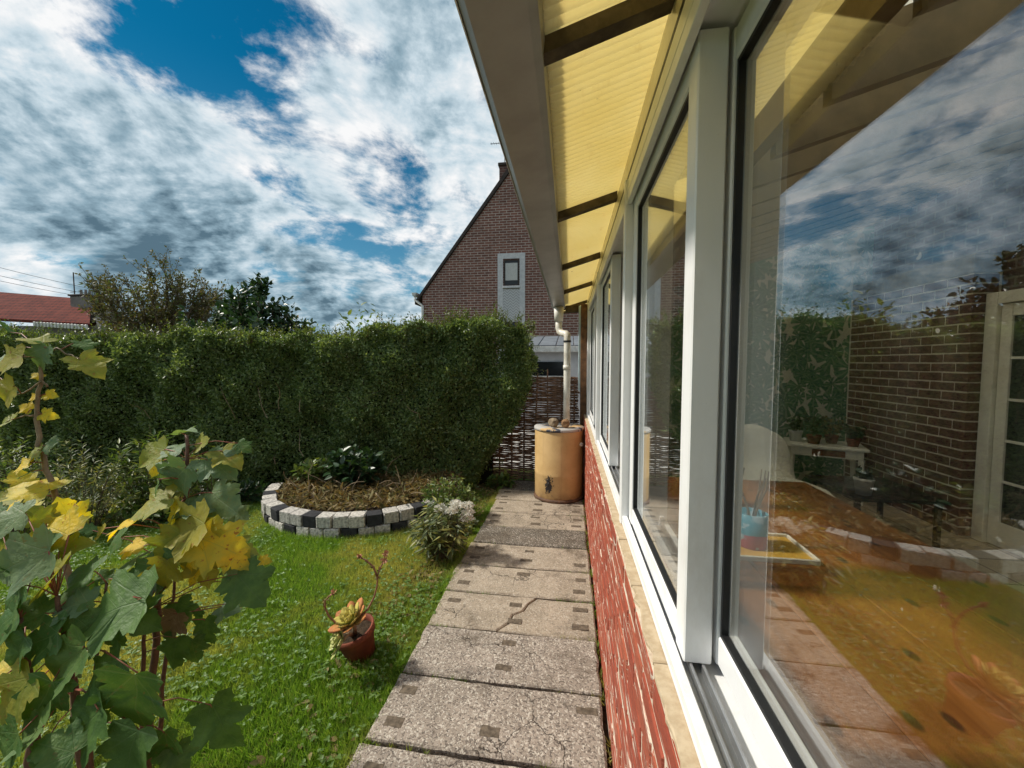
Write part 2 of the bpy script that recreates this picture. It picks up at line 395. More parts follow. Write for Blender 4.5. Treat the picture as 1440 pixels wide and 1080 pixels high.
def slab_prism(poly, z0, z1, ch=.008):
    b = MB(); k = len(poly); cx = sum(q[0] for q in poly) / k; cy = sum(q[1] for q in poly) / k
    vs = [(x, y, z0) for x, y in poly] + [(x, y, z1 - ch) for x, y in poly]
    for x, y in poly:
        dx_, dy_ = cx - x, cy - y; L = math.hypot(dx_, dy_) or 1
        vs.append((x + dx_ / L * ch * 1.4, y + dy_ / L * ch * 1.4, z1))
    fs = [tuple(range(k))[::-1], tuple(2 * k + i for i in range(k))]
    for i in range(k):
        j = (i + 1) % k; fs += [(i, j, k + j, k + i), (k + i, k + j, 2 * k + j, 2 * k + i)]
    b.add(vs, fs); return b
def edge(a, b, n, j):
    return [(a[0] + (b[0] - a[0]) * i / n + (random.uniform(-j, j) if i else 0), a[1] + (b[1] - a[1]) * i / n + (random.uniform(-j, j) if i else 0)) for i in range(n)]
mb = MB(); mb.box((-.825, -1.0, -.10), (.19, 5.2, .008))
path = tag(mb.build('garden_path', M_SOIL), kind='structure')
J0, JD = 1.79, .361; XL, XR = -.83, .168; PZ = .045
slab_kind = {-4: 1, -3: 1, -2: 1, -1: 1, 0: 1, 1: 0, 2: 0, 3: 0, 4: 2, 5: 0, 6: 0, 7: 0, 8: 2}
cA = gpix(692, 909, PZ); cB = gpix(752, 858, PZ)
for k in range(-7, 9):
    y0 = J0 + JD * k + .007 + random.uniform(-.003, .003); y1 = J0 + JD * (k + 1) - .007 + random.uniform(-.003, .003)
    xl = XL + random.uniform(-.018, .012); xr = XR - random.uniform(0, .012); zt = PZ + random.uniform(-.004, .004)
    mt = M_SLAB[slab_kind.get(k, 1)]
    c0, c1, c2, c3 = (xl, y0), (xr, y0 + random.uniform(-.004, .004)), (xr, y1), (xl + random.uniform(-.01, .01), y1)
    if k == 1:
        g = .004; a = (cA.x, y0); b_ = (cB.x, y1); mids = [(a[0] + (b_[0] - a[0]) * f + o_, y0 + (y1 - y0) * f) for f, o_ in ((.25, .015), (.45, -.02), (.6, .012), (.8, -.008))]
        P1 = edge(c0, (a[0] - g, a[1]), 8, .003) + [(a[0] - g, a[1])] + [(x - g, y) for x, y in mids] + edge((b_[0] - g, b_[1]), c3, 8, .003) + edge(c3, c0, 5, .005)
        P2 = [(a[0] + g, a[1])] + edge((a[0] + g, a[1]), c1, 8, .003)[1:] + edge(c1, c2, 5, .004) + edge(c2, (b_[0] + g, b_[1]), 7, .003) + [(b_[0] + g, b_[1])] + [(x + g, y) for x, y in mids[::-1]]
        sl = slab_prism(P1, 0, zt, .006).build('slab', mt, path); slab_prism(P2, 0, zt - .003, .006).build('slab', mt, path)
    else:
        P1 = edge(c0, c1, 14, .003) + edge(c1, c2, 5, .006) + edge(c2, c3, 14, .003) + edge(c3, c0, 6, .006)
        sl = slab_prism(P1, 0, zt).build('slab', mt, path)
    if k in (4, 8): continue
    for px_ in (-.735, -.325, .085):
        for fy in (.27, .74):
            if k in (0,) and px_ != -.325: continue
            if random.random() < .06: continue
            cx = px_ + random.uniform(-.012, .012); cy = y0 + (y1 - y0) * fy + random.uniform(-.01, .01); a, b_ = .043 + random.uniform(-.006, .006), .022 + random.uniform(-.004, .004)
            pl = edge((cx - a, cy - b_), (cx + a, cy - b_), 3, .004) + edge((cx + a, cy - b_), (cx + a, cy + b_), 2, .004) + edge((cx + a, cy + b_), (cx - a, cy + b_), 3, .004) + edge((cx - a, cy + b_), (cx - a, cy - b_), 2, .004)
            slab_prism(pl, zt - .02, zt + .0015, .001).build('infill_patch', M_PATCH, sl)

# ------------------------------------------------------------------ conservatory
CON = empty('conservatory', (.3, 2.2, 0), 'white framed glazed conservatory on a low red brick wall with yellow translucent eaves', 'conservatory')
WX = .178; YE = 5.3
core = MB().box((WX + .0035, -1.2, -.05), (.40, YE, .943)).build('low_wall', M_MORTAR, CON)
BL, BH, BJ = .222, .066, .0125; variants = []
for i in range(8):
    variants.append(MB().box((0, 0, 0), (.085, BL - BJ, BH), .004, jit=.0022).mesh('brick', M_RED))
z = .012; row = 0
while z < .90:
    y = .28 - BL * 3 + (BL / 2 if row % 2 else 0)
    while y < YE - .1:
        inst('brick', random.choice(variants), core, (WX + random.uniform(-.0015, .0015), y, z), (0, 0, random.uniform(-.01, .01)))
        y += BL
    z += BH + BJ; row += 1
# sill tiles: ragged cream edge on top of the wall
y = -.65; i = 0
while y < YE - .2:
    L = .30
    P1 = edge((WX + .006, y + .002), (.24, y + .002), 2, 0) + edge((.24, y + .002), (.24, y + L - .002), 2, 0) + edge((.24, y + L - .002), (WX + .007, y + L - .002), 2, 0) + edge((WX + .007, y + L - .002), (WX + .006, y + .002), 9, .007)
    slab_prism(P1, .9431, .953 + random.uniform(-.001, .001), .003).build('sill_tile', M_SILL, CON); y += L
# windows: outer frame, two sliding sashes each
SZ0, SZ1 = .956, 2.24
XO, XI = .236, .300
bounds = [(-1.52, .04), (.04, 1.60), (1.60, 3.14), (3.14, 4.70)]
def sash(parent, x0, y0, y1, near_st=.06, far_st=.06, dx=.055, bw=.010):
    z0, z1 = SZ0 + .028, SZ1 - .012; rl = .062
    b = MB()
    b.box((x0, y0, z0), (x0 + dx, y0 + near_st, z1), .003); b.box((x0, y1 - far_st, z0), (x0 + dx, y1, z1), .003)
    b.box((x0 + .0025, y0 + near_st - .002, z0 + .0025), (x0 + dx - .0025, y1 - far_st + .002, z0 + rl), .003)
    b.box((x0 + .0025, y0 + near_st - .002, z1 - rl), (x0 + dx - .0025, y1 - far_st + .002, z1 - .0025), .003)
    s_ = b.build('sash', M_FRAME, parent)
    a0, a1, c0, c1 = y0 + near_st, y1 - far_st, z0 + rl, z1 - rl
    g = MB(); w_ = .008; gx0, gx1 = x0 + .006, x0 + .0205
    g.box((gx0, a0 - .001, c0 - .001), (gx1, a1 + .001, c0 + w_)); g.box((gx0, a0 - .001, c1 - w_), (gx1, a1 + .001, c1 + .001))
    g.box((gx0, a0 - .001, c0 + w_), (gx1, a0 + w_, c1 - w_)); g.box((gx0, a1 - w_, c0 + w_), (gx1, a1 + .001, c1 - w_))
    g.build('gasket', M_GASKET, parent)
    g = MB(); w2 = bw; gx0, gx1 = x0 + .021, x0 + dx - .003       # inner glazing bead
    g.box((gx0, a0 - .001, c0 - .001), (gx1, a1 + .001, c0 + w2)); g.box((gx0, a0 - .001, c1 - w2), (gx1, a1 + .001, c1 + .001))
    g.box((gx0, a0 - .001, c0 + w2), (gx1, a0 + w2, c1 - w2)); g.box((gx0, a1 - w2, c0 + w2), (gx1, a1 + .001, c1 - w2))
    g.build('glazing_bead', M_FRAME, parent)
    MB().box((x0 + .0125, a0 + .004, c0 + .004), (x0 + .0175, a1 - .004, c1 - .004)).build('glass_pane', M_GLASS, parent)
for (y0, y1) in bounds:
    b = MB()
    b.box((.2125, y0 + .02, .9535), (.372, y1 - .02, .964), .002)         # bottom plate
    b.box((.2125, y0 + .02, .9645), (.2325, y1 - .02, .990), .002)        # outer upstand
    b.box((.355, y0 + .02, .9645), (.372, y1 - .02, .998), .002)
    fr = b.build('window_frame', M_FRAME, CON)
    b = MB(); b.box((.2125, y0 + .02, SZ1 + .002), (.372, y1 - .02, 2.292), .003)   # head
    b.box((.2125, y0 + .02, SZ1 - .035), (.2300, y1 - .02, SZ1 + .0025), .002); b.build('frame_head', M_FRAME, fr)
    b = MB()
    b.box((.248, y0 + .03, .9642), (.254, y1 - .03, .984), .001); b.box((.272, y0 + .03, .9642), (.278, y1 - .03, .984), .001); b.box((.322, y0 + .03, .9642), (.328, y1 - .03, .984), .001)
    b.build('track_rail', M_ALU, fr)
    mid = (y0 + y1) / 2
    sash(fr, XO, mid - .005, y1 - .035); sash(fr, XI, y0 + .035, mid + .072, .06, .075, .038)
for yb in (.04, 1.60, 3.14, 4.70):
    MB().box((.205, yb - .0195, .954), (.385, yb + .0195, 2.30), .004).build('mullion', M_FRAME, CON)
MB().box((.2135, 4.7205, .954), (.37, 5.28, 2.30), .004).build('end_panel', M_FRAME, CON)
M_HEAD = simple('cream_header_board', (.72, .66, .50), (.60, .52, .36), 6, .25, .5, .04, 20)
MB().box((.222, -1.5, 2.3005), (.39, YE - .01, 2.415), .004).build('header_board', M_HEAD, CON)
MB().box((.216, -1.5, 2.3005), (.2215, YE - .02, 2.318), .001).build('drip_strip', M_GASKET, CON)
# roof sheets: fine corrugation running down the slope, one sheet per bay
RX0, RZ0 = -.155, 2.275; SL = .30
raf = [-2.2, -1.15, -.10, .95, 2.0, 3.05, 4.10, 5.30, 5.70]
def rz(x): return RZ0 + (x - RX0) * SL
for i in range(len(raf) - 1):
    y0, y1 = raf[i], raf[i + 1]; n = int((y1 - y0) / .030 * 6)
    ys = np.linspace(y0, y1, n + 1); zs = .0075 * np.sin(ys / .030 * 2 * np.pi); xs = np.linspace(RX0, .78, 5)
    V = []; F = []
    for q in range(2):
        for x in xs: V.append(np.stack([np.full(n + 1, x), ys, zs + rz(x) + .045 + q * .004], 1))
    V = np.concatenate(V); kx = len(xs)
    for q in range(2):
        for a in range(kx - 1):
            i0 = (q * kx + a) * (n + 1) + np.arange(n)
            F.append(np.stack([i0, i0 + 1, i0 + n + 2], 1)); F.append(np.stack([i0, i0 + n + 2, i0 + n + 1], 1))
    me = npmesh('roof_sheet', V, np.concatenate(F), M_ROOF, True); link(bpy.data.objects.new('roof_sheet', me), CON)
for y in raf:
    wd = .020; b = MB()
    for (x0, x1) in ((RX0 + .03, .2205), (.392, .719)):
        vs = [(x, yy, rz(x) + zz) for x in (x0, x1) for yy in (y - wd, y + wd) for zz in (.000, .038)]
        b.add(vs, [(0, 1, 3, 2), (4, 6, 7, 5), (0, 4, 5, 1), (2, 3, 7, 6), (0, 2, 6, 4), (1, 5, 7, 3)])
    b.build('rafter', M_RAFTER, CON)
# gutter
prof = [(-.062, 2.330), (-.066, 2.292), (-.085, 2.285), (-.198, 2.268), (-.216, 2.285), (-.240, 2.40), (-.250, 2.405), (-.250, 2.395), (-.226, 2.30), (-.203, 2.282), (-.090, 2.297), (-.072, 2.340), (-.072, 2.40), (-.062, 2.40)]
gut = MB().extrude_y(prof, -1.6, 5.08).build('gutter', M_GUTTER, CON)
MB().extrude_y([(-.2185, 2.2845), (-.2435, 2.4025), (-.2465, 2.4025), (-.2215, 2.2845)], -1.6, 5.081).build('gutter_lip', M_GLIP, gut)
MB().extrude_y([(-.062, 2.335), (-.066, 2.292), (-.198, 2.268), (-.240, 2.40), (-.07, 2.40)], 5.0805, 5.10).build('gutter_end_cap', M_GUTTER, gut)
mb = MB(); cx_, cy_ = -.135, 4.80
mb.tube([(cx_, cy_, 2.275), (cx_, cy_, 2.10)], [.060, .052], 16)
mb.tube([(cx_, cy_, 2.12), (cx_, cy_, 2.02), (cx_ + .012, cy_ - .012, 1.975), (cx_ + .05, cy_ - .05, 1.95), (-.045, 4.68, 1.94), (-.033, 4.668, 1.925), (-.030, 4.662, 1.88), (-.030, 4.66, 1.3), (-.032, 4.65, .886)], .040, 16)
pipe = mb.build('downpipe', M_PIPE, CON, True)
MB().tube([(-.030, 4.661, 1.84), (-.030, 4.661, 1.86)], .046, 16).build('pipe_clip', M_GASKET, pipe)
MB().tube([(-.033, 4.657, 1.52), (-.033, 4.657, 1.57)], .044, 16).build('pipe_collar', M_PIPE, pipe, True)
# timber at the end of the conservatory
MB().box((.135, 4.98, 0), (.2120, 5.10, 2.33), .006).build('corner_post', M_TIMBER, CON)
M_PALEBLUE = simple('pale_blue_paint', (.50, .62, .66), (.36, .47, .50), 8, .5)
MB().box((.108, 5.0, 1.25), (.1345, 5.05, 2.31), .003).build('trim_board', M_PALEBLUE, CON)
MB().box((-.06, 5.12, 2.24), (.13, 5.16, 2.335), .004).build('verge_board', M_RAFTER, CON)

# ------------------------------------------------------------------ room behind the glass
BX = 3.5; EY = 5.55
def m_wallpaper():
    m, t, o = mat('leaf_wallpaper'); P = t.geo('Position'); s_ = t.sep(P); uv = t.comb(s_[0], s_[2], 0.0)
    uv = t.vm('ADD', uv, t.vm('SCALE', t.noise(uv, 3, 2, .5, 0, 'Color'), sc=.06))
    def leafs(off, sc, nf):
        v = t.node('ShaderNodeTexVoronoi', voronoi_dimensions='2D'); v.inputs['Scale'].default_value = sc
        q = t.vm('ADD', uv, off); t.set(v.inputs['Vector'], q)
        loc = t.vm('SUBTRACT', t.vm('SCALE', q, sc=1.), v.outputs['Position']); a = t.sep(loc)
        rn = t.sep(v.outputs['Color']); ang = t.m('ADD', t.m('ARCTAN2', a[1], a[0]), t.m('MULTIPLY', rn[0], 6.28))
        r_ = t.m('MULTIPLY', t.vm('LENGTH', loc), sc)
        fin = t.m('COSINE', t.m('MULTIPLY', ang, nf))
        lim = t.m('ADD', .50, t.m('MULTIPLY', t.m('COSINE', ang), .16))
        ins = t.ss(t.m('SUBTRACT', lim, r_), 0., .03)
        gap = t.m('MULTIPLY', t.ss(fin, -.80, -.55, 1., 0.), t.ss(r_, .12, .22))
        return t.m('MULTIPLY', ins, t.m('SUBTRACT', 1., gap)), t.ss(fin, .80, .97), rn[1]
    base = t.mix(t.noise(uv, 4, 3), (.60, .57, .46), (.46, .45, .37))
    for off, sc, nf, g1, g2 in (((0., 0., 0.), 3.4, 5., (.05, .13, .085), (.09, .20, .13)), ((3.3, 1.7, 0.), 3.0, 6., (.04, .11, .07), (.10, .24, .15)), ((8.1, 4.2, 0.), 4.2, 5., (.06, .15, .09), (.09, .21, .13))):
        l, v, rr = leafs(off, sc, nf)
        cc = t.mix(rr, g1, g2); cc = t.mix(t.m('MULTIPLY', v, .5), cc, (.36, .40, .28)); base = t.mix(l, base, cc)
    t.l.new(bsdf(t, base, .8, .2), o.inputs[0]); return m
M_PAPER = m_wallpaper()
M_CEIL0 = simple('cream_ceiling', (.62, .52, .34), (.54, .45, .28), 3, .6)
def m_ceil2():
    m, t, o = mat('dim_ceiling_sheet'); P = t.geo('Position'); c = t.mix(t.noise(P, 3, 5, .6), (.78, .80, .85), (.70, .72, .78))
    tr = t.node('ShaderNodeBsdfTranslucent'); t.set(tr.inputs[0], t.mix(1., c, (.95, .95, .95, 1), 'MULTIPLY')); df = bsdf(t, c, .6)
    mx = t.node('ShaderNodeMixShader'); mx.inputs[0].default_value = .75; t.l.new(df, mx.inputs[1]); t.l.new(tr.outputs[0], mx.inputs[2]); t.l.new(mx.outputs[0], o.inputs[0]); return m
M_CEIL = m_ceil2()
M_INT = simple('cream_plaster', (.74, .68, .55), (.66, .60, .48), 4, .8)
M_DOORW = simple('white_gloss_paint', (.78, .76, .68), (.68, .65, .56), 6, .35, .5)
def m_tile():
    m, t, o = mat('floor_tile'); P = t.geo('Position')
    b = t.node('ShaderNodeTexBrick'); t.set(b.inputs['Vector'], P); b.offset = 0; b.inputs['Scale'].default_value = 1
    b.inputs['Brick Width'].default_value = .4; b.inputs['Row Height'].default_value = .4; b.inputs['Mortar Size'].default_value = .005
    b.inputs[1].default_value = (.58, .49, .36, 1); b.inputs[2].default_value = (.50, .42, .31, 1); b.inputs[3].default_value = (.16, .13, .10, 1)
    c = t.mix(t.noise(P, 9, 6, .6), b.outputs[0], t.mix(1., b.outputs[0], (.7, .66, .6, 1), 'MULTIPLY'))
    t.l.new(bsdf(t, c, .25, .5), o.inputs[0]); return m
MB().box((.4005, -2.2, -.05), (3.9, EY + .1, .02)).build('floor', m_tile(), CON)
def slope_wall(x0, x1, y0, y1, z0):
    b = MB(); vs = [(x, y, z) for y in (y0, y1) for x, z in ((x0, z0), (x1, z0), (x1, rz(x1) + .03), (x0, rz(x0) + .03))]
    b.add(vs, [(0, 1, 2, 3), (7, 6, 5, 4), (0, 4, 5, 1), (1, 5, 6, 2), (2, 6, 7, 3), (3, 7, 4, 0)]); return b
slope_wall(.39, 3.9, EY, EY + .06, .021).build('end_wall', M_PAPER, CON)
slope_wall(.30, 3.9, EY + .0605, EY + .14, -.03).build('end_wall_render', M_SILL, CON)
MB().box((.4005, -2.2, 0.021), (3.72, -2.1, .70)).build('end_wall', M_INT, CON)
MB().box((.4005, -2.16, .7005), (3.72, -2.15, 2.30)).build('fill_glazing', M_GLASS, CON)  # unseen glazed end, added to let sky light into the room
slope_wall(.4005, 3.72, -2.2, -2.1, 2.3005).build('end_gable', M_INT, CON)
MB().tube([(.95, 1.72, rz(.95) + .04), (.95, 1.72, rz(.95) - .085), (.935, 1.72, rz(.95) - .105), (.95, 1.72, rz(.95) - .125), (.972, 1.72, rz(.95) - .112)], .003, 5).build('ceiling_hook', M_GASKET, CON)
def m_opal():  # white translucent roof layer, added to light the room from above
    m, t, o = mat('opal_fill_sheet'); P = t.geo('Position'); c = t.mix(t.noise(P, 3, 5, .6), (.90, .88, .80), (.80, .78, .70))
    tr = t.node('ShaderNodeBsdfTranslucent'); t.set(tr.inputs[0], c); df = bsdf(t, c, .5)
    mx = t.node('ShaderNodeMixShader'); mx.inputs[0].default_value = .8; t.l.new(df, mx.inputs[1]); t.l.new(tr.outputs[0], mx.inputs[2]); t.l.new(mx.outputs[0], o.inputs[0]); return m
M_OPAL = m_opal(); M_JOIST = simple('stained_joist', (.24, .18, .095), (.16, .12, .06), 12, .6, .3, .3, 50)
for k in range(len(raf) - 1):
    b = MB(); vs = [(x, y, rz(x) + .046 + q) for x in (.7805, 3.9) for y in (raf[k], raf[k + 1]) for q in (0, .006)]
    b.add(vs, [(0, 1, 3, 2), (4, 6, 7, 5), (0, 4, 5, 1), (2, 3, 7, 6), (0, 2, 6, 4), (1, 5, 7, 3)]); b.build('opal_fill_sheet', M_OPAL, CON)
b = MB(); vs = [(x, y, rz(x) + q) for x in (.72, .79) for y in (-2.09, EY - .002) for q in (-.10, .030)]
b.add(vs, [(0, 1, 3, 2), (4, 6, 7, 5), (0, 4, 5, 1), (2, 3, 7, 6), (0, 2, 6, 4), (1, 5, 7, 3)]); b.build('purlin', M_JOIST, CON)
y = -1.9
while y < EY - .1:
    b = MB(); vs = [(x, yy, rz(x) + q) for x in (.7905, 3.70) for yy in (y - .022, y + .022) for q in (-.15, .0445)]
    b.add(vs, [(0, 1, 3, 2), (4, 6, 7, 5), (0, 4, 5, 1), (2, 3, 7, 6), (0, 2, 6, 4), (1, 5, 7, 3)]); b.build('baffle_joist', M_JOIST, CON); y += .33  # ceiling joists made deep and close-set to screen the bright sheet above
# inner brick wall with a reveal
M_DBRICK = simple('dark_red_brick', (.19, .10, .078), (.10, .055, .05), 14, .8, .2, .5, 80)
M_GMORT = simple('grey_mortar', (.66, .60, .50), (.54, .48, .39), 25, .9, .1, .5, 90)
DY = 4.03
iw = MB().box((BX + .006, DY + .006, .0205), (BX + .22, EY - .001, 2.386)).build('brick_wall', M_GMORT, CON)
iv = [MB().box((0, 0, 0), (.09, .238, .073), .004, jit=.0022).mesh('brick', M_DBRICK) for _ in range(5)]
ih = [MB().box((0, 0, 0), (.09, .113, .073), .004, jit=.002).mesh('brick', M_DBRICK) for _ in range(3)]
z = .03; row = 0
while z < 2.39:
    y = DY
    inst('brick', random.choice(ih if row % 2 else iv), iw, (BX, y, z)); y += (.125 if row % 2 else .25)
    while y < EY - .24: inst('brick', random.choice(iv), iw, (BX, y, z), (0, 0, 0)); y += .25
    if EY - y > .11: inst('brick', random.choice(ih), iw, (BX, y, z))
    # return face: stretcher turned into the reveal
    inst('brick', random.choice(ih), iw, (BX + (.1985 if row % 2 else .199), DY + .001, z), (0, 0, R(90)), (1.0, 1.05, 1.0)) if row % 2 == 0 else inst('brick', random.choice(ih), iw, (BX + .199, DY + .001, z), (0, 0, R(90)), (.9, 1.05, 1.0))
    z += .0875; row += 1
# glazed inner door
MB().box((BX + .225, -2.09, .0205), (BX + .30, EY - .002, 3.46)).build('house_wall', m_farbrick('old_house_brick', 'y', (.10, .05, .04), (.06, .034, .03), (.16, .135, .11), .75), CON)
MB().box((BX + .012, DY + .01, 2.3865), (BX + .222, EY - .003, 2.56), .004).build('wall_beam', M_JOIST, CON)
dr = MB(); X0 = BX + .10
dr.box((X0, DY - .10, .021), (X0 + .12, DY - .002, 2.2), .004); dr.box((X0, 2.36, .021), (X0 + .12, 2.46, 2.2), .004); dr.box((X0 + .0015, 2.4605, 2.1), (X0 + .1185, DY - .1005, 2.199), .004)
door = dr.build('door_frame', M_DOORW, CON)
lf = MB()
for (a, c) in ((3.20, DY - .105), (2.465, 3.19)):
    lf.box((X0 + .03, a, .03), (X0 + .07, a + .085, 2.095), .003); lf.box((X0 + .03, c - .085, .03), (X0 + .07, c, 2.095), .003)
    lf.box((X0 + .032, a + .0855, .03), (X0 + .068, c - .0855, .24), .003); lf.box((X0 + .032, a + .0855, 1.99), (X0 + .068, c - .0855, 2.095), .003)
    for k in range(1, 5): lf.box((X0 + .036, a + .0855, .24 + k * .35 - .011), (X0 + .064, c - .0855, .24 + k * .35 + .011), .002)
lf.build('door_leaf', M_DOORW, door)
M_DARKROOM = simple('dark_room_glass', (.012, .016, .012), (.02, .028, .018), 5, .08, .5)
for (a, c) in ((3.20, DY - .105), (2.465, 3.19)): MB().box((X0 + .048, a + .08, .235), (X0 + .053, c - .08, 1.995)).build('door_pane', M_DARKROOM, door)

# ------------------------------------------------------------------ neighbour's gabled brick house
M_FB = m_farbrick('house_brick', 'x', (.235, .10, .075), (.15, .062, .05), (.46, .39, .35))
M_WTILE = simple('white_glazed_brick', (.56, .55, .56), (.44, .43, .45), 9, .5, .4)
M_SLATE = simple('dark_roof_edge', (.05, .035, .03), (.03, .022, .02), 6, .8)
M_DARKWIN = simple('dark_window', (.012, .013, .015), rough=.15)
M_BLIND = simple('white_blind', (.50, .49, .48), (.42, .41, .40), 20, .7)
D = 16.0
gl = pix(593, 430, D); apx = pix(714, 236, D)
gy = D * .99
def yw(x): return gy        # the gable faces the garden
def gx(u): return pix(u, 500, D).x + 0.0
def on_gable(u, v):         # intersect the pixel's ray with the gable plane
    r_ = ray(u, v); return Vector((0, 0, CAMZ)) + r_ * (gy / r_.y)
A = on_gable(594, 416); Ap = on_gable(724, 233); hw = Ap.x - A.x; xr_ = Ap.x + hw
H = empty('brick_house', (Ap.x, gy + 4, 0), 'two storey red brown brick gable house with a chimney beyond the hedge', 'house')
b = MB(); yb = gy + 9
vs = [(A.x, gy, 0), (xr_, gy, 0), (xr_, gy, A.z), (Ap.x, gy, Ap.z), (A.x, gy, A.z)]; vs += [(x, yb, z_) for x, _, z_ in vs]
b.add(vs, [(0, 1, 2, 3, 4), (9, 8, 7, 6, 5), (0, 5, 6, 1), (1, 6, 7, 2), (2, 7, 8, 3), (3, 8, 9, 4), (4, 9, 5, 0)]); hwall = b.build('wall', M_FB, H)
sl_ = (Ap.z - A.z) / hw; b = MB()
for sg in (-1, 1):
    e0 = Ap.x + sg * (hw + .30); z0 = A.z - .30 * sl_; th = .16
    vs = [(Ap.x, gy - .10, Ap.z + .02), (e0, gy - .10, z0 + .02), (e0, gy - .10, z0 + th), (Ap.x, gy - .10, Ap.z + .03 + th * 1.3)]; vs += [(x, yb + .1, z_) for x, _, z_ in vs]
    b.add(vs, [(0, 1, 2, 3), (7, 6, 5, 4), (0, 4, 5, 1), (1, 5, 6, 2), (2, 6, 7, 3), (3, 7, 4, 0)])
rf = b.build('roof', M_SLATE, H)
c0 = on_gable(702, 233); M_CH = m_farbrick('chimney_brick', 'x', (.12, .055, .045), (.08, .04, .035), (.2, .16, .14))
ch = MB().box((c0.x, gy + .02, c0.z - 1.6), (c0.x + .55, gy + .7, c0.z)).build('chimney', M_CH, rf)
MB().box((c0.x - .05, gy - .03, c0.z), (c0.x + .60, gy + .75, c0.z + .12), .02).build('chimney_cap', M_SLATE, rf)
# pale panel with two windows set in the gable
w0 = on_gable(700, 357); w1 = on_gable(738.5, 357); zb = 1.0
def rect_ring(x0, x1, z0, z1, t_, y0, y1, name, m, parent):
    b = MB(); b.box((x0, y0, z0), (x0 + t_, y1, z1)); b.box((x1 - t_, y0, z0), (x1, y1, z1)); b.box((x0 + t_, y0, z1 - t_), (x1 - t_, y1, z1)); return b.build(name, m, parent)
rect_ring(w0.x, w1.x, zb, w0.z, .22, gy - .05, gy + .02, 'panel_surround', M_WTILE, hwall)
q0 = on_gable(709, 366); q1 = on_gable(730, 402)
M_HERR = None
def m_herring():
    m, t, o = mat('herringbone_panel'); s_ = t.sep(t.geo('Position'))
    wv = t.m('PINGPONG', t.m('MULTIPLY', s_[0], 1.0), .12); st = t.m('FRACT', t.m('MULTIPLY', t.m('ADD', s_[2], wv), 9.))
    c = t.mix(t.ss(st, .70, .85), (.50, .49, .50), (.22, .20, .21)); t.l.new(bsdf(t, c, .6), o.inputs[0]); return m
MB().box((w0.x + .2205, gy - .03, zb), (w1.x - .2205, gy + .02, q1.z - .12)).build('herringbone_panel', m_herring(), hwall)
for (za, zt) in ((q1.z, q0.z), (on_gable(709, 492).z, on_gable(709, 453).z)):
    wn = MB().box((q0.x, gy - .045, za), (q1.x, gy - .02, zt)).build('window', M_DARKWIN, hwall)
    b = MB(); f_ = .045
    b.box((q0.x, gy - .062, za), (q0.x + f_, gy - .0455, zt)); b.box((q1.x - f_, gy - .062, za), (q1.x, gy - .0455, zt)); b.box((q0.x + f_, gy - .062, za), (q1.x - f_, gy - .0455, za + f_)); b.box((q0.x + f_, gy - .062, zt - f_), (q1.x - f_, gy - .0455, zt))
    b.build('window_frame', M_SLATE, wn)
    MB().box((q0.x - .05, gy - .085, za - .09), (q1.x + .05, gy - .02, za - .001), .01).build('sill', M_WTILE, wn)
    if zt > 4: MB().box((q0.x + .06, gy - .054, za + .22), (q1.x - .06, gy - .0465, zt - .13)).build('blind', M_BLIND, wn)
g0 = on_gable(584, 414)
MB().extrude_y([(g0.x - .10, g0.z + .05), (g0.x - .07, g0.z - .08), (g0.x + .06, g0.z - .08), (g0.x + .10, g0.z + .05)], gy - .15, yb).build('gutter', M_GLIP, rf)
MB().tube([(g0.x, gy - .05, g0.z - .06), (g0.x + .02, gy - .06, g0.z - .25), (A.x + .04, gy - .10, g0.z - .50), (A.x + .04, gy - .10, 0)], .055, 8).build('drainpipe', M_GLIP, hwall, True)
an = on_gable(694, 190)
b = MB(); b.tube([(c0.x + .12, gy + .6, c0.z + .1), (c0.x + .12, gy + .6, an.z + .05)], .015, 5); b.tube([(an.x - .25, gy + .6, an.z), (c0.x + .3, gy + .6, an.z)], .012, 5)
for q in range(5): b.tube([(an.x - .2 + q * .1, gy + .5, an.z), (an.x - .2 + q * .1, gy + .7, an.z)], .007, 4)
b.build('antenna', M_SLATE, H)

mb = MB(); mb.box((-3.0, 5.75, -.05), (5.0, 9.04, .012))
tag(mb.build('neighbour_yard', simple('pale_concrete_yard', (.48, .46, .43), (.38, .36, .34), 3, .9)), kind='structure')
# low outbuilding beyond the woven fence
M_SHWALL = simple('pale_render', (.52, .52, .53), (.40, .40, .42), 3, .8)
M_SHROOF = simple('grey_sheet_roof', (.17, .185, .205), (.11, .12, .135), 3, .6)
OB = empty('outbuilding', (.6, 9.2, 0), 'low pale outbuilding with a grey sheet roof beyond the woven fence', 'shed')
MB().box((-1.35, 9.05, 0), (3.2, 11.0, 1.93)).build('wall', M_SHWALL, OB)
b = MB()
for k in range(12): b.box((-1.5 + k * .4, 8.90, 1.96), (-1.5 + k * .4 + .385, 11.1, 2.0), .01, M=Matrix.Translation((0, 0, 0)) @ Matrix.Translation((0, 8.9, 1.96)) @ Matrix.Rotation(R(9), 4, 'X') @ Matrix.Translation((0, -8.9, -1.96)))
b.build('roof', M_SHROOF, OB)
MB().box((-1.5, 8.86, 1.84), (3.3, 8.895, 1.965), .006).build('fascia', M_GLIP, OB)
for x0 in (-1.0, .35): 
    wn = MB().box((x0, 9.02, 1.30), (x0 + .95, 9.048, 1.62)).build('window', M_DARKWIN, OB)
    MB().box((x0 - .05, 8.99, 1.24), (x0 + 1.0, 9.018, 1.298), .004).build('sill', M_GLIP, wn)

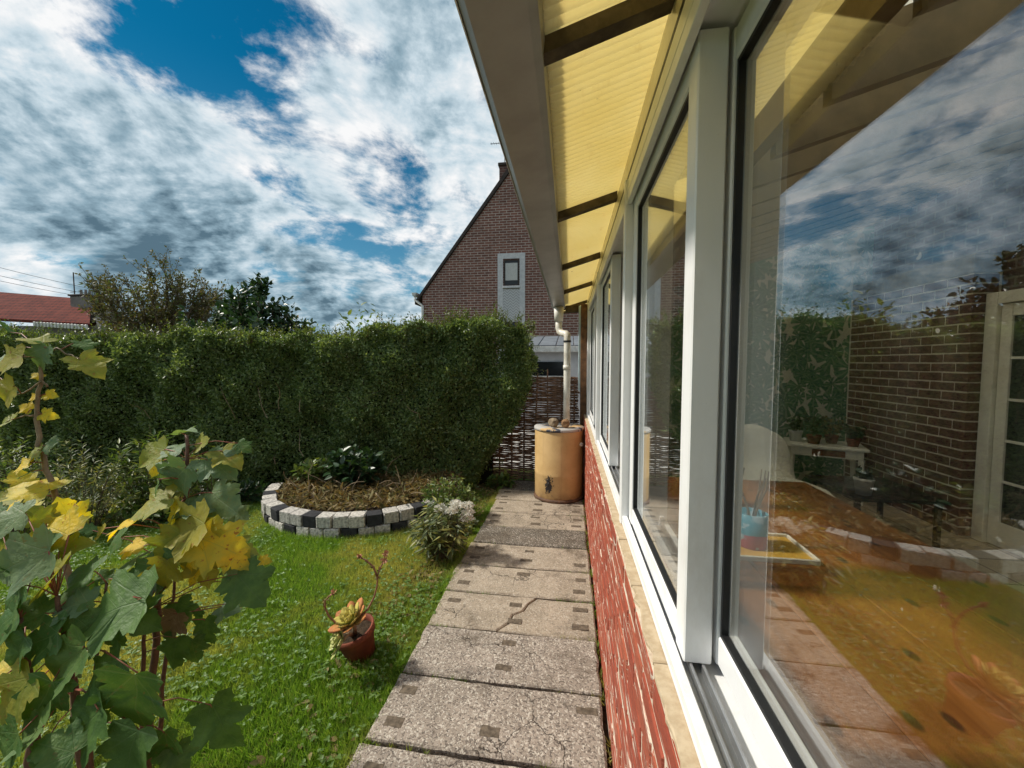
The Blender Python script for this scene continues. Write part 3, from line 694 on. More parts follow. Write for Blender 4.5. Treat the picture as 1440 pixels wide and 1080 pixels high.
# red roofed house far left
def m_tiles():
    m, t, o = mat('red_roof_tiles'); P = t.geo('Position'); s_ = t.sep(P)
    b = t.node('ShaderNodeTexBrick'); t.set(b.inputs['Vector'], t.comb(t.m('ADD', s_[0], t.m('MULTIPLY', s_[1], .3)), t.m('MULTIPLY', s_[2], 1.3), 0.0)); b.inputs['Scale'].default_value = 1
    b.inputs['Brick Width'].default_value = .30; b.inputs['Row Height'].default_value = .30; b.inputs['Mortar Size'].default_value = .025
    for i, c in enumerate(((.15, .030, .020), (.10, .02, .015), (.035, .012, .012))): b.inputs[1 + i].default_value = (*c, 1)
    c = t.mix(t.ss(t.noise(P, 1.2, 5, .6), .45, .7, 0, .5), b.outputs[0], (.19, .05, .035))
    t.l.new(bsdf(t, c, .9, .1, normal=t.bump(b.outputs['Fac'], -.6, .03)), o.inputs[0]); return m
D2 = 27.0
ra, rb = pix(-130, 400, D2 + 2), pix(128, 421, D2 + 2); ea, eb = pix(-130, 440, D2 - 1.2), pix(126, 455, D2 - 1.2)
RH = empty('red_roof_house', ((ra.x + rb.x) / 2, (ra.y + rb.y) / 2, 0), 'low house with a red tiled roof, chimney and aerial behind the hedge', 'house')
b = MB(); dn_ = Vector((0, 0, -.18)); bk = Vector((-.5, 4.5, 0)); zz = (eb.z - .0)
vs = [ra, rb, eb, ea]; vs += [q + dn_ for q in vs]; vs2 = [ra, rb, rb + bk + Vector((0, 0, -1.8)), ra + bk + Vector((0, 0, -1.8))]; vs2 += [q + dn_ for q in vs2]
fb = [(0, 1, 2, 3), (7, 6, 5, 4), (0, 4, 5, 1), (1, 5, 6, 2), (2, 6, 7, 3), (3, 7, 4, 0)]
b.add(vs, fb); b.add(vs2, fb); rr = b.build('roof', m_tiles(), RH)
b = MB(); i_ = Vector((0.1, .35, 0)); base = [ea + i_, eb + i_ * 1, rb + bk * .9, ra + bk * .9]
b.add([Vector((q.x, q.y, 0)) for q in base] + [Vector((q.x, q.y, eb.z - .12)) for q in base], [(0, 1, 5, 4), (1, 2, 6, 5), (2, 3, 7, 6), (3, 0, 4, 7), (4, 5, 6, 7)])
b.add([Vector((eb.x, eb.y, eb.z - .15)) + i_, Vector((rb.x, rb.y, rb.z - .22)), Vector((rb.x, rb.y, rb.z - .22)) + bk * .9 + Vector((0, 0, -1.6))], [(0, 1, 2)])
M_GREYR = simple('grey_render', (.22, .20, .185), (.14, .125, .115), 1.5, .9)
b.build('wall', M_GREYR, RH, fixn=False)
b = MB(); nS = 16
for k in range(nS):
    q0_, q1_ = ea.lerp(eb, .70 + .30 * k / nS), ea.lerp(eb, .70 + .30 * (k + .72) / nS)
    b.box((q0_.x, min(q0_.y, q1_.y) - .12, q0_.z - .42), (q1_.x, max(q0_.y, q1_.y) - .02, q0_.z - .10), .02)
b.build('scalloped_fascia', M_GLIP, RH)
cq = pix(121, 430, D2 + 1.2); 
chm = MB().box((cq.x - .62, cq.y - .5, cq.z - 1.2), (cq.x + .62, cq.y + .6, cq.z + .62), .03).build('chimney', M_GREYR, RH)
MB().box((cq.x - .70, cq.y - .58, cq.z + .62), (cq.x + .70, cq.y + .68, cq.z + .74), .02).build('chimney_cap', M_SLATE, chm)
for q in (-.35, .05, .4): MB().tube([(cq.x + q, cq.y, cq.z + .74), (cq.x + q, cq.y, cq.z + 1.15)], [.09, .07], 8).build('chimney_pot', M_GREYR, chm)
aq = pix(103, 383, D2 + 1.2); b = MB(); b.tube([(aq.x, aq.y, cq.z - .3), (aq.x, aq.y, aq.z)], .035, 5); b.tube([(aq.x - .35, aq.y, aq.z - 1.4), (aq.x + .1, aq.y, aq.z - 1.4)], .025, 4)
b.build('aerial', M_SLATE, RH)

# overhead cables far left
for k, (va, vb) in enumerate(((352, 404), (368, 410), (378, 414))):
    a_, c_ = pix(-160, va - 20, 30), pix(190, vb + 14, 44); pts = []
    for i in range(13):
        f = i / 12; q = a_.lerp(c_, f); q.z -= 4 * .35 * f * (1 - f); pts.append(q)
    tag(MB().tube(pts, .018, 4).build('overhead_cable', M_SLATE), ('highest', 'middle', 'lowest')[k] + ' of three thin dark cables crossing the sky above the red roof', 'cable', 'cables above the red roof')

# ------------------------------------------------------------------ woven willow fence
FN = empty('woven_fence', (-.5, 5.2, 0), 'woven willow hurdle fence behind the ochre barrel', 'fence')
FX0, FX1, FY = -1.45, .13, 5.2
fp = [FX0 + .02 + i * .165 for i in range(10)]
for i, x in enumerate(fp): MB().tube([(x, FY, -.02), (x + random.uniform(-.01, .01), FY, .8), (x + random.uniform(-.02, .02), FY, 1.44 + random.uniform(-.05, .12))], [.013, .012, .009], 6).build('stake', M_WICKER, FN, True)
wv = []
for q in range(8):
    pts = []; rr_ = random.uniform(.0065, .0095)
    for i in range(20):
        x = (i / 19 - .5) * (FX1 - FX0 + random.uniform(-.05, .02)); ph = (x - (FX0 + .02 - (FX0 + FX1) / 2)) / .165 * math.pi
        pts.append((x, .017 * math.cos(ph) * (1 if q % 2 else -1), random.uniform(-.007, .007)))
    wv.append(MB().tube(pts, [rr_ * random.uniform(.75, 1.2) for _ in pts], 4).mesh('weaver', M_WICKER, True))
z = .03; i = 0
while z < 1.41:
    inst('weaver', wv[(i % 2) + 2 * random.randrange(4)], FN, ((FX0 + FX1) / 2, FY, z), (0, random.uniform(-.006, .006), 0), (1, 1, 1)); z += random.choice((.011, .013, .015, .018)); i += 1

# ------------------------------------------------------------------ rain barrel
M_OCHRE = None
def m_ochre():
    m, t, o = mat('ochre_barrel_paint'); P = t.coord('Object'); s_ = t.sep(P)
    c = t.mix(t.ss(t.noise(P, 5, 7, .65), .3, .72), (.60, .40, .18), (.50, .32, .13))
    st = t.noise(t.mapping(P, (14, 14, 1.2)), 1, 6, .6)
    c = t.mix(t.ss(st, .58, .8, 0, .45), c, (.26, .13, .045))
    c = t.mix(t.ss(t.noise(P, 60, 4, .6), .66, .72, 0, .6), c, (.17, .085, .04))
    c = t.mix(t.m('MULTIPLY', t.ss(s_[2], .0, .16, 1, 0), t.ss(t.noise(P, 9, 6, .65), .35, .65)), c, (.24, .13, .06))
    # chipped, blackened paint round the tap
    q = t.vm('SUBTRACT', P, (-.10, -.268, .20)); q = t.mapping(q, (1.0, .3, .50))
    ln = t.vm('LENGTH', q); ch_ = t.ss(t.m('ADD', ln, t.m('MULTIPLY', t.m('SUBTRACT', t.noise(P, 30, 5, .7), .5), .20)), .034, .046, 1, 0)
    c = t.mix(ch_, c, (.022, .02, .025))
    t.l.new(bsdf(t, c, .42, .45, normal=t.bump(t.noise(P, 11, 4), .1, .01)), o.inputs[0]); return m
M_OCHRE = m_ochre(); M_RUST = simple('rusty_steel', (.17, .09, .05), (.07, .045, .035), 25, .7, .3, .5, 80)
BC = (-.118, 4.55)
BR = empty('rain_barrel', (BC[0], BC[1], PZ), 'ochre painted steel rain barrel under the downpipe with chipped black paint at its tap', 'barrel')
r0 = .278; z0 = PZ
def at(x, y, z): return Matrix.Translation((x, y, z))
body = MB().lathe([(0, .02), (r0 - .01, .02), (r0, .035), (r0, .29), (r0 + .003, .30), (r0, .31), (r0, .80), (r0 - .006, .815), (0.1, .82), (0, .82)], 48).build('body', M_OCHRE, BR, True, (BC[0], BC[1], z0 - .004))
MB().lathe([(r0 - .006, .0), (r0 + .012, .0), (r0 + .014, .02), (r0 + .012, .038), (r0 - .002, .04), (r0 - .006, 0)], 48).build('bottom_rim', M_RUST, BR, True, (BC[0], BC[1], z0 - .005))
def m_lid():
    m, t, o = mat('worn_lid'); P = t.coord('Object')
    c = t.mix(t.ss(t.noise(P, 4, 5, .6), .46, .54), (.56, .36, .15), (.42, .40, .38))
    c = t.mix(t.ss(t.noise(t.vm('ADD', P, (4., 2., 0.)), 5, 5, .65), .54, .58), c, (.045, .05, .07)); t.l.new(bsdf(t, c, .6, .3), o.inputs[0]); return m
MB().lathe([(0, .822), (.2, .828), (r0 + .006, .824), (r0 + .010, .812), (r0 + .010, .796), (r0 + .004, .792)], 48).build('lid', m_lid(), BR, True, (BC[0], BC[1], z0 - .004))
tp = Vector((BC[0] - .10, BC[1] - .262, z0 + .235)); b = MB()
b.tube([tp, tp + Vector((0, -.05, 0)), tp + Vector((0, -.06, -.006)), tp + Vector((0, -.062, -.035))], [.011, .011, .011, .009], 8); b.tube([tp + Vector((0, -.04, .008)), tp + Vector((0, -.04, .03))], .007, 6); b.tube([tp + Vector((-.025, -.04, .032)), tp + Vector((.025, -.04, .032))], .005, 6)
b.build('tap', M_GASKET, BR, True)
MB().tube([(BC[0] + .245, BC[1] - .13, z0 + .64), (BC[0] + .265, BC[1] - .155, z0 + .64)], [.026, .020], 10).build('overflow_stub', M_PIPE, BR, True)
def rock(name, c, s_, m, label, cat, grp=None):
    bm = bmesh.new(); bmesh.ops.create_icosphere(bm, subdivisions=2, radius=1)
    for v in bm.verts:
        q = v.co; k = max(abs(q.x), abs(q.y), abs(q.z)); v.co = q * (.55 + .45 / k * .8) * random.uniform(.9, 1.06); v.co = Vector((v.co.x * s_[0], v.co.y * s_[1], v.co.z * s_[2]))
    me = bpy.data.meshes.new(name); bm.to_mesh(me); bm.free(); me.materials.append(m); o = bpy.data.objects.new(name, me); o.location = c; o.rotation_euler = (random.uniform(-.1, .1), random.uniform(-.1, .1), random.uniform(0, 3)); link(o); return tag(o, label, cat, grp)
M_STONE = simple('tan_stone', (.27, .21, .14), (.16, .12, .085), 30, .9, .2, .6, 90)
zt_ = z0 + .824
rock('stone', (BC[0] - .06, BC[1] - .10, zt_ + .050), (.072, .055, .058), M_STONE, 'greyish stone lump left of the downpipe foot on the barrel lid', 'stone')
rock('stone', (BC[0] + .075, BC[1] - .13, zt_ + .048), (.070, .052, .056), simple('brown_stone', (.26, .15, .075), (.17, .095, .05), 30, .9, .2, .6, 90), 'brown stone lump in front of the downpipe foot on the barrel lid', 'stone')

# ------------------------------------------------------------------ raised bed
M_BLK = [simple('pale_block_%d' % i, c, tuple(x * .42 for x in c), 46, .9, .2, .9, 90, .006, grime=((.10, .09, .07), .5)) for i, c in enumerate(((.64, .60, .54), (.58, .54, .49), (.68, .63, .56)))]
M_BLKD = simple('charcoal_block', (.045, .045, .048), (.025, .025, .028), 24, .9, .2, .8, 70, .006)
BD = Vector((-2.27, 4.30, 0)); BRD = 1.08
RB = empty('raised_bed', (BD.x, BD.y - .5, 0), 'curved raised flower bed edged with two courses of grey and charcoal blocks', 'flower bed')
a0, a1 = R(196), R(338); nb = 19; bw = BRD * (a1 - a0) / nb
bms = {}
for key, wd in (('n', bw - .005),):
    bms[key] = [[MB().box((-wd / 2, -.065, 0), (wd / 2, .065, .108), .007, jit=.004).mesh('block', mm) for _ in range(2)] for mm in M_BLK + [M_BLKD]]
patt = ["LLDLLLDLLDLLLDLLDLL", "DLLLDLLDLLLDLLDLLLD"]
for c in range(2):
    for k in range(nb):
        a = a0 + (a1 - a0) * (k + .5 + (.5 if c == 0 else 0)) / nb
        if a > a1: continue
        dk = patt[1 - c][k] == 'D'
        me = random.choice(bms['n'][3 if dk else random.randrange(3)])
        rr_ = BRD + random.uniform(-.010, .010)
        inst('block', me, RB, (BD.x + rr_ * math.cos(a), BD.y + rr_ * math.sin(a), -.004 + c * .112), (0, 0, a + math.pi / 2 + random.uniform(-.07, .07)))
nn_ = 40; vs = [(BD.x, BD.y, .185)] + [(BD.x + (BRD - .055) * math.cos(2 * math.pi * i / nn_), BD.y + (BRD - .055) * math.sin(2 * math.pi * i / nn_), .165) for i in range(nn_)]
vs += [(x, y, 0.) for x, y, _ in vs[1:]]
b = MB(); b.add(vs, [(0, 1 + i, 1 + (i + 1) % nn_) for i in range(nn_)] + [(1 + i, 1 + nn_ + i, 1 + nn_ + (i + 1) % nn_, 1 + (i + 1) % nn_) for i in range(nn_)]); b.build('soil', M_SOIL, RB)

# ------------------------------------------------------------------ vegetation
L_HEDGE = leafmat('privet_leaf', [(.075, .12, .042), (.14, .21, .07), (.21, .29, .095), (.33, .40, .18)], .34, .36, .5, ((.15, .20, .06), .5))
L_SHOOT = leafmat('young_shoot_leaf', [(.06, .10, .02), (.10, .14, .03), (.15, .17, .04)], .4, .4)
L_LAUREL = leafmat('laurel_leaf', [(.018, .045, .018), (.032, .075, .026), (.05, .10, .034)], .4, .2, .6)
L_BROWN = leafmat('brown_autumn_leaf', [(.08, .085, .03), (.12, .115, .05), (.14, .11, .06), (.09, .14, .045)], .6, .3, .3)
L_MIX = leafmat('mixed_green_leaf', [(.06, .115, .028), (.11, .18, .045), (.16, .22, .055), (.22, .24, .06)], .45, .35)
L_IVY = leafmat('ivy_leaf', [(.008, .016, .010), (.014, .028, .016), (.02, .036, .018)], .35, .12)
L_ORANGE = leafmat('orange_leaf', [(.22, .09, .02), (.30, .15, .03), (.12, .10, .03)], .5, .4)
L_DRY = leafmat('dry_leaf', [(.16, .11, .045), (.26, .19, .08), (.15, .15, .055), (.36, .28, .14), (.11, .075, .045)], .7, .3, .2, tint=(1.2, 1.0, .6))
L_GREY = leafmat('grey_green_leaf', [(.09, .12, .055), (.14, .18, .085), (.22, .24, .11), (.36, .33, .09)], .5, .3)
L_PETAL = leafmat('white_petal', [(.80, .78, .72), (.85, .83, .78), (.72, .64, .52)], .7, .3, .2, tint=(1, 1, 1))
M_TWIG = simple('grey_brown_twig', (.17, .125, .085), (.09, .065, .045), 25, .8, .2, .3, 80)
M_PALETWIG = simple('pale_dry_twig', (.34, .26, .17), (.22, .16, .10), 25, .8, .2)
M_CORE = simple('hedge_shade_core', (.022, .022, .012), (.012, .012, .008), 30, .95, .05, 1., 40, .03)  # near-black colour stands in for the shade inside the hedge

# hedge
HA, HB = np.array([-8.2, 3.55]), np.array([-.42, 4.86]); HL = np.linalg.norm(HB - HA); hu = (HB - HA) / HL; hn = np.array([hu[1], -hu[0]])
def htop(s): return 1.90 + .16 * np.clip((s - HL + 3.2) / 2.2, 0, 1) + .04 * np.sin(s * 2.1) + .035 * np.sin(s * 5.3 + 1) + .03 * np.sin(s * 13.)
def hend(z): return np.where(z < 1.3, -.85 + .73 * (z / 1.3) ** 1.1, -.12 - .10 * (z - 1.3))     # end slants: narrower at the foot
def bulge(s, z): return .07 * np.sin(s * 3.1 + z * 2.) + .055 * np.sin(s * 7.7 - z * 5.) + .05 * np.sin(z * 9 + s * 2.) + .03 * np.sin(s * 17 + z * 13)
def hxyz(s, t_, z):
    xy = HA[None] + s[:, None] * hu[None] + t_[:, None] * hn[None]; return np.concatenate([xy, z[:, None]], 1)
HG = empty('privet_hedge', (-3.5, 4.7, 0), 'tall clipped privet hedge running along the back of the lawn', 'hedge')
HT = .95
n = 135000
s = HL - (HL - 1.0) * rng.random(n) ** 1.15; z = rng.random(n) ** .9 * htop(s) * 1.0
s = np.minimum(s, HL + hend(z) + rng.normal(0, .04, n)); t_ = bulge(s, z) - rng.exponential(.055, n)
C1 = hxyz(s, t_, z); N1 = np.tile(np.array([hn[0], hn[1], .35]), (n, 1)) + rng.normal(0, .55, (n, 3)); T1 = np.tile(np.array([hn[0] * .6, hn[1] * .6, .25]), (n, 1)) + rng.normal(0, .6, (n, 3))
n2_ = 62000
s = HL - (HL - .6) * rng.random(n2_) ** 1.1; t_ = -rng.random(n2_) * HT; z = htop(s) + .05 * np.sin(s * 9 + t_ * 6) - rng.exponential(.05, n2_); s = np.minimum(s, HL + hend(z))
C2 = hxyz(s, t_ + .02, z); N2 = np.tile(np.array([0, -.2, 1.]), (n2_, 1)) + rng.normal(0, .5, (n2_, 3)); T2 = np.tile(np.array([0, -.2, .5]), (n2_, 1)) + rng.normal(0, .6, (n2_, 3))
n3 = 26000
z = rng.random(n3) * 2.02; t_ = -rng.random(n3) * HT; s = HL + hend(z) + bulge(t_ * 2, z) - rng.exponential(.05, n3)
C3 = hxyz(s, t_, z); N3 = np.tile(np.array([1., -.1, .3]), (n3, 1)) + rng.normal(0, .55, (n3, 3)); T3 = np.tile(np.array([.6, -.2, .2]), (n3, 1)) + rng.normal(0, .6, (n3, 3))
C = np.concatenate([C1, C2, C3]); leafcloud('foliage', C, np.concatenate([T1, T2, T3]), np.concatenate([N1, N2, N3]), rng.uniform(.028, .054, len(C)), L_HEDGE, 'privet', HG)['kind'] = 'stuff'
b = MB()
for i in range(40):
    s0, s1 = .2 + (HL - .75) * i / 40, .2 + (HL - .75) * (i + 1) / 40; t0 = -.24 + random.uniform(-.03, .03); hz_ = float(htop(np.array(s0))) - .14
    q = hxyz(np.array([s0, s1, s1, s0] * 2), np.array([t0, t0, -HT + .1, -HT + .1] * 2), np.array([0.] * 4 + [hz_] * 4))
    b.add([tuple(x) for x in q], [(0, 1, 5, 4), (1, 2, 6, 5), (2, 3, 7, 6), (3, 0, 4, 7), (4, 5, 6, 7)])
b.build('shade_core', M_CORE, HG)  # solid filler boxes, coloured dark as the hedge's inner shade
# upright shoots on top of the hedge and arching sprigs at its end
def sprigs(bases, dirs, lens, leaf, tpl, m, per=14, parent=None, rad=.003, droop=.1, twig=M_TWIG, name='shoot_leaves', sname='shoots', spread=.7):
    b = MB(); C = []; T = []; Nn = []; sz = []
    for p0, d0, L in zip(bases, dirs, lens):
        p0 = Vector(p0); d0 = Vector(d0).normalized(); side = Vector((random.uniform(-1, 1), random.uniform(-1, 1), random.uniform(-.3, .3))) * .18
        pts = [p0 + d0 * L * f + side * L * f * f + Vector((0, 0, -droop * L * f * f)) for f in (0, .25, .5, .75, 1.)]
        b.tube(pts, [rad * (1.15 - f) for f in (0, .25, .5, .75, .95)], 4, cap=False)
        for k in range(per):
            f = .15 + .85 * (k + random.random()) / per; i = min(int(f * 4), 3); q = pts[i].lerp(pts[i + 1], f * 4 - i); ax = (pts[i + 1] - pts[i]).normalized()
            rd = Vector(rng.normal(size=3)); rd = (rd - ax * rd.dot(ax)).normalized()
            C.append(q); T.append(ax * random.uniform(.3, .9) + rd * spread); Nn.append(Vector((0, 0, 1)) + rd * .3 + Vector(rng.normal(size=3)) * .25); sz.append(leaf * random.uniform(.6, 1.15) * (1.15 - .45 * f))
    b.build(sname, twig, parent)['kind'] = 'stuff'; return leafcloud(name, np.array(C), np.array(T), np.array(Nn), np.array(sz), m, tpl, parent)
k = 700; s = HL - (HL - 1) * rng.random(k); t_ = -.02 - rng.random(k) ** 2 * .5; z = htop(s) - .06
B_ = hxyz(s, t_, z); D_ = np.stack([rng.normal(0, .25, k), rng.normal(-.1, .25, k), np.ones(k)], 1)
sprigs(B_, D_, rng.uniform(.10, .30, k), .045, 'privet', L_SHOOT, 12, HG)
k = 110; z = rng.uniform(.9, 2.0, k); t_ = -rng.random(k) * .8; B_ = hxyz(HL + hend(z) - .1, t_, z); D_ = np.stack([rng.uniform(.5, 1.1, k), rng.normal(-.15, .3, k), rng.uniform(.1, .9, k)], 1)
sprigs(B_, D_, rng.uniform(.2, .42, k), .042, 'privet', L_HEDGE, 16, HG, droop=.25)
k = 60; z = rng.uniform(1.95, 2.1, k); s = HL - .2 - rng.random(k) * 1.1; B_ = hxyz(s, -rng.random(k) * .6, z); D_ = np.stack([rng.normal(0.1, .3, k), rng.normal(0, .2, k), np.ones(k)], 1)
sprigs(B_, D_, rng.uniform(.14, .32, k), .045, 'privet', L_SHOOT, 14, HG)
k = 560; s = HL - .4 - (HL - 2.2) * rng.random(k); z = .15 + rng.random(k) * 1.7; B_ = hxyz(s, bulge(s, z) - .02, z); D_ = np.stack([rng.normal(0, .6, k), -np.abs(rng.normal(.5, .3, k)), rng.normal(.7, .4, k)], 1)
sprigs(B_, D_, rng.uniform(.07, .20, k), .046, 'privet', L_HEDGE, 10, HG)
# bare pale twigs in front of the hedge
b = MB()
for i in range(12):
    q = Vector(hxyz(np.array([HL - random.uniform(1.2, 5.2)]), np.array([.08]), np.array([random.uniform(.1, 1.1)]))[0]); dd = Vector((random.uniform(-.5, .5), random.uniform(-.3, .1), 1)).normalized()
    pts = [q]
    for j in range(4): dd = (dd + Vector(rng.normal(size=3)) * .28).normalized(); pts.append(pts[-1] + dd * random.uniform(.06, .14))
    b.tube(pts, [.005, .0045, .004, .003, .002], 4, cap=False)
b.build('bare_twigs', M_PALETWIG, HG)['kind'] = 'stuff'

def bush(name, base, rx, ry, h, nst, per, leaf, tpl, m, label, cat='shrub', group=None, z0=0., twig=M_TWIG, rad=.004, upright=.5, spread=.7, lo=.25, droop=.05, stemlab='stems'):
    T_ = empty(name, base, label, cat, group); b = MB(); C = []; T = []; Nn = []; sz = []
    base = Vector(base)
    for i in range(nst):
        a = random.uniform(0, 2 * math.pi); rr_ = math.sqrt(random.random()); hh = h * (1 - .45 * rr_ * rr_) * random.uniform(.7, 1.05)
        tip = base + Vector((rx * rr_ * math.cos(a), ry * rr_ * math.sin(a), hh)); root = base + Vector((rx * .25 * rr_ * math.cos(a), ry * .25 * rr_ * math.sin(a), -.01))
        mid = root.lerp(tip, .5) + Vector((0, 0, h * .12 * upright)) + Vector(rng.normal(size=3)) * .06 * h
        pts = [root.lerp(mid, f).lerp(mid.lerp(tip, f), f) for f in (0, .25, .5, .75, 1.)]
        b.tube(pts, [rad * (1.2 - f) for f in (0, .25, .5, .75, 1.)], 4, cap=False)
        for k in range(per):
            f = lo + (1 - lo) * (k + random.random()) / per; j = min(int(f * 4), 3); q = pts[j].lerp(pts[j + 1], f * 4 - j); ax = (pts[j + 1] - pts[j]).normalized()
            rd = Vector(rng.normal(size=3)); rd = (rd - ax * rd.dot(ax)).normalized()
            C.append(q + rd * leaf * .2 * random.random()); T.append(ax * random.uniform(.2, .8) + rd * spread + Vector((0, 0, -droop))); Nn.append(Vector((0, 0, 1)) + rd * .4 + Vector(rng.normal(size=3)) * .3); sz.append(leaf * random.uniform(.55, 1.15))
    b.build('stems', twig, T_); f_ = leafcloud('foliage', np.array(C), np.array(T), np.array(Nn), np.array(sz), m, tpl, T_); f_['kind'] = 'stuff'; return T_

def tree(name, base, h, spread, nmain, nsec, per, leaf, m, label, cat='tree', tpl='privet', trunk_r=.09, split=.28, twig=M_TWIG, up=1.0, lean=(0, 0), mix=None):
    T_ = empty(name, base, label, cat); base = Vector(base); b = MB(); tw = MB(); C = []; T = []; Nn = []; sz = []
    top = base + Vector((lean[0] * .3, lean[1] * .3, h * split))
    b.tube([base + Vector((0, 0, -.05)), base.lerp(top, .5) + Vector((.04, 0, 0)), top], [trunk_r, trunk_r * .8, trunk_r * .65], 8)
    for i in range(nmain):
        a = 2 * math.pi * (i + random.random()) / nmain; rr_ = spread * random.uniform(.25, 1.0); hh = h * random.uniform(.72, 1.0) * (1 - .28 * (rr_ / spread) ** 2)
        tip = base + Vector((lean[0] + rr_ * math.cos(a), lean[1] + rr_ * math.sin(a), hh)); st = base.lerp(top, random.uniform(.7, 1.)); st = Vector((st.x, st.y, max(st.z, base.z + .3)))
        mid = st.lerp(tip, .5) + Vector((rr_ * .15 * math.cos(a), rr_ * .15 * math.sin(a), h * .05 * up))
        pts = [st.lerp(mid, f).lerp(mid.lerp(tip, f), f) for f in [x / 6 for x in range(7)]]; pts = [q + Vector(rng.normal(size=3)) * .03 * h * .3 * (0 < j_ < 6) for j_, q in enumerate(pts)]
        b.tube(pts, [trunk_r * .5 * (1.08 - f / 6) for f in range(7)], 5, cap=False)
        for q_ in range(nsec):
            f = .25 + .75 * random.random(); j = min(int(f * 6), 5); p0 = pts[j].lerp(pts[j + 1], f * 6 - j); ax = (pts[j + 1] - pts[j]).normalized()
            dd = (ax * .8 + Vector(rng.normal(size=3)) * .6 + Vector((0, 0, .35 * up))).normalized(); L = h * random.uniform(.07, .17) * (1.25 - f * .5)
            tp = [p0, p0 + dd * L * .5 + Vector(rng.normal(size=3)) * L * .06, p0 + dd * L + Vector((0, 0, .05 * L))]
            tw.tube(tp, [trunk_r * .10, trunk_r * .07, trunk_r * .04], 4, cap=False)
            for k in range(per):
                g = .1 + .95 * (k + random.random()) / per; q = tp[0].lerp(tp[1], g * 2) if g < .5 else tp[1].lerp(tp[2], g * 2 - 1)
                rd = Vector(rng.normal(size=3)).normalized()
                C.append(q + rd * leaf * .25); T.append(dd * .5 + rd); Nn.append(Vector((0, 0, .7)) + Vector(rng.normal(size=3)) * .7); sz.append(leaf * random.uniform(.6, 1.2))
    tr = b.build('trunk', twig, T_, True); tw.build('twigs', twig, tr)
    leafcloud('crown', np.array(C), np.array(T), np.array(Nn), np.array(sz), m, tpl, T_)['kind'] = 'stuff'; return T_

def gdir(u, dist):      # ground point at a distance along the camera axis under pixel column u
    q = pix(u, 510, dist); return (q.x, q.y, 0)
tree('purple_plum_tree', gdir(232, 11.5), 4.9, 1.75, 26, 28, 17, .10, L_BROWN, 'sparse brown leaved plum tree with upright twigs behind the hedge', trunk_r=.10, up=1.5)
tree('purple_plum_tree', gdir(300, 12.5), 4.65, 1.3, 15, 20, 12, .09, L_BROWN, 'thin open brown tree between the plum tree and the dark laurel', trunk_r=.08, up=1.7)
tree('laurel_tree', gdir(360, 8.6), 3.3, 1.1, 26, 20, 16, .13, L_LAUREL, 'dense dark green laurel showing above the hedge', trunk_r=.08, up=1.2, tpl='ovate')
tree('laurel_tree', gdir(295, 9.4), 2.75, .9, 16, 16, 16, .12, L_LAUREL, 'lower dark laurel at the foot of the brown trees behind the hedge', trunk_r=.07, tpl='ovate')
bush('orange_shrub', gdir(425, 9.5), .7, .5, 2.75, 80, 22, .08, 'privet', L_ORANGE, 'small orange leaved shrub peeping over the hedge')
bush('elder_shrub', gdir(515, 7.4), .95, .6, 2.85, 80, 22, .13, 'ovate', L_MIX, 'loose green elder shoots rising above the hedge beside the gable', upright=1.)
bush('elder_shrub', gdir(455, 8.2), .8, .6, 2.60, 60, 22, .11, 'ovate', L_MIX, 'low green shrub between the orange shrub and the elder shoots')
bush('ivy_mound', gdir(15, 11.5), 1.6, .8, 2.80, 150, 40, .10, 'ovate', L_IVY, 'dark ivy mound in front of the red roofed house', lo=.1)
bush('hazel_bush', gdir(190, 10.2), .8, .6, 2.95, 110, 26, .09, 'ovate', L_DRY, 'rusty brown bush under the plum tree')
bush('far_shrub', gdir(560, 12.5), 1.1, .6, 3.1, 80, 22, .12, 'ovate', L_MIX, 'green shrub beside the corner of the brick gable house')

# plants in front of the hedge
def gp(u, v): q = gpix(u, v); return (q.x, q.y, 0)
bush('leafy_perennial', gp(215, 726), .42, .30, .98, 34, 22, .105, 'lance', L_MIX, 'tall upright leafy perennial in front of the hedge beside the maple', upright=1.2)
bush('leafy_perennial', gp(300, 716), .35, .25, .80, 26, 20, .095, 'lance', L_MIX, 'leafy perennial between the maple sapling and the raised bed', upright=1.)
bush('spiraea_shrub', gp(120, 745), .62, .40, .85, 60, 34, .060, 'lance', L_GREY, 'pale small leaved spiraea in front of the hedge', upright=.8)
bush('spiraea_shrub', gp(15, 755), .60, .40, .95, 60, 34, .060, 'lance', L_MIX, 'greener small leaved shrub beside the spiraea at the foot of the hedge', upright=.8)
bush('ground_elder', gp(330, 705), .55, .22, .26, 60, 10, .09, 'ovate', L_LAUREL, 'low dark ground elder patch left of the raised bed')
bush('ground_elder', gp(215, 735), .70, .25, .24, 70, 10, .085, 'ovate', L_MIX, 'low ground elder patch under the tall perennial')
bush('evergreen_shrub', (-1.20, 3.74, 0), .33, .26, .46, 90, 34, .045, 'privet', L_MIX, 'compact evergreen shrub between raised bed and white flowers', lo=.15)
fl = bush('white_flowered_shrub', (-1.02, 3.02, 0), .28, .22, .48, 56, 18, .095, 'lance', L_GREY, 'low grey green shrub with white flower heads beside the path', droop=.3)
hc = [gpix(u, v, z_) for u, v, z_ in ((640, 716, .47), (628, 730, .42), (650, 733, .42), (618, 738, .38), (645, 748, .34), (632, 720, .45), (655, 716, .46), (612, 724, .42))]
b = MB(); C = []; T = []
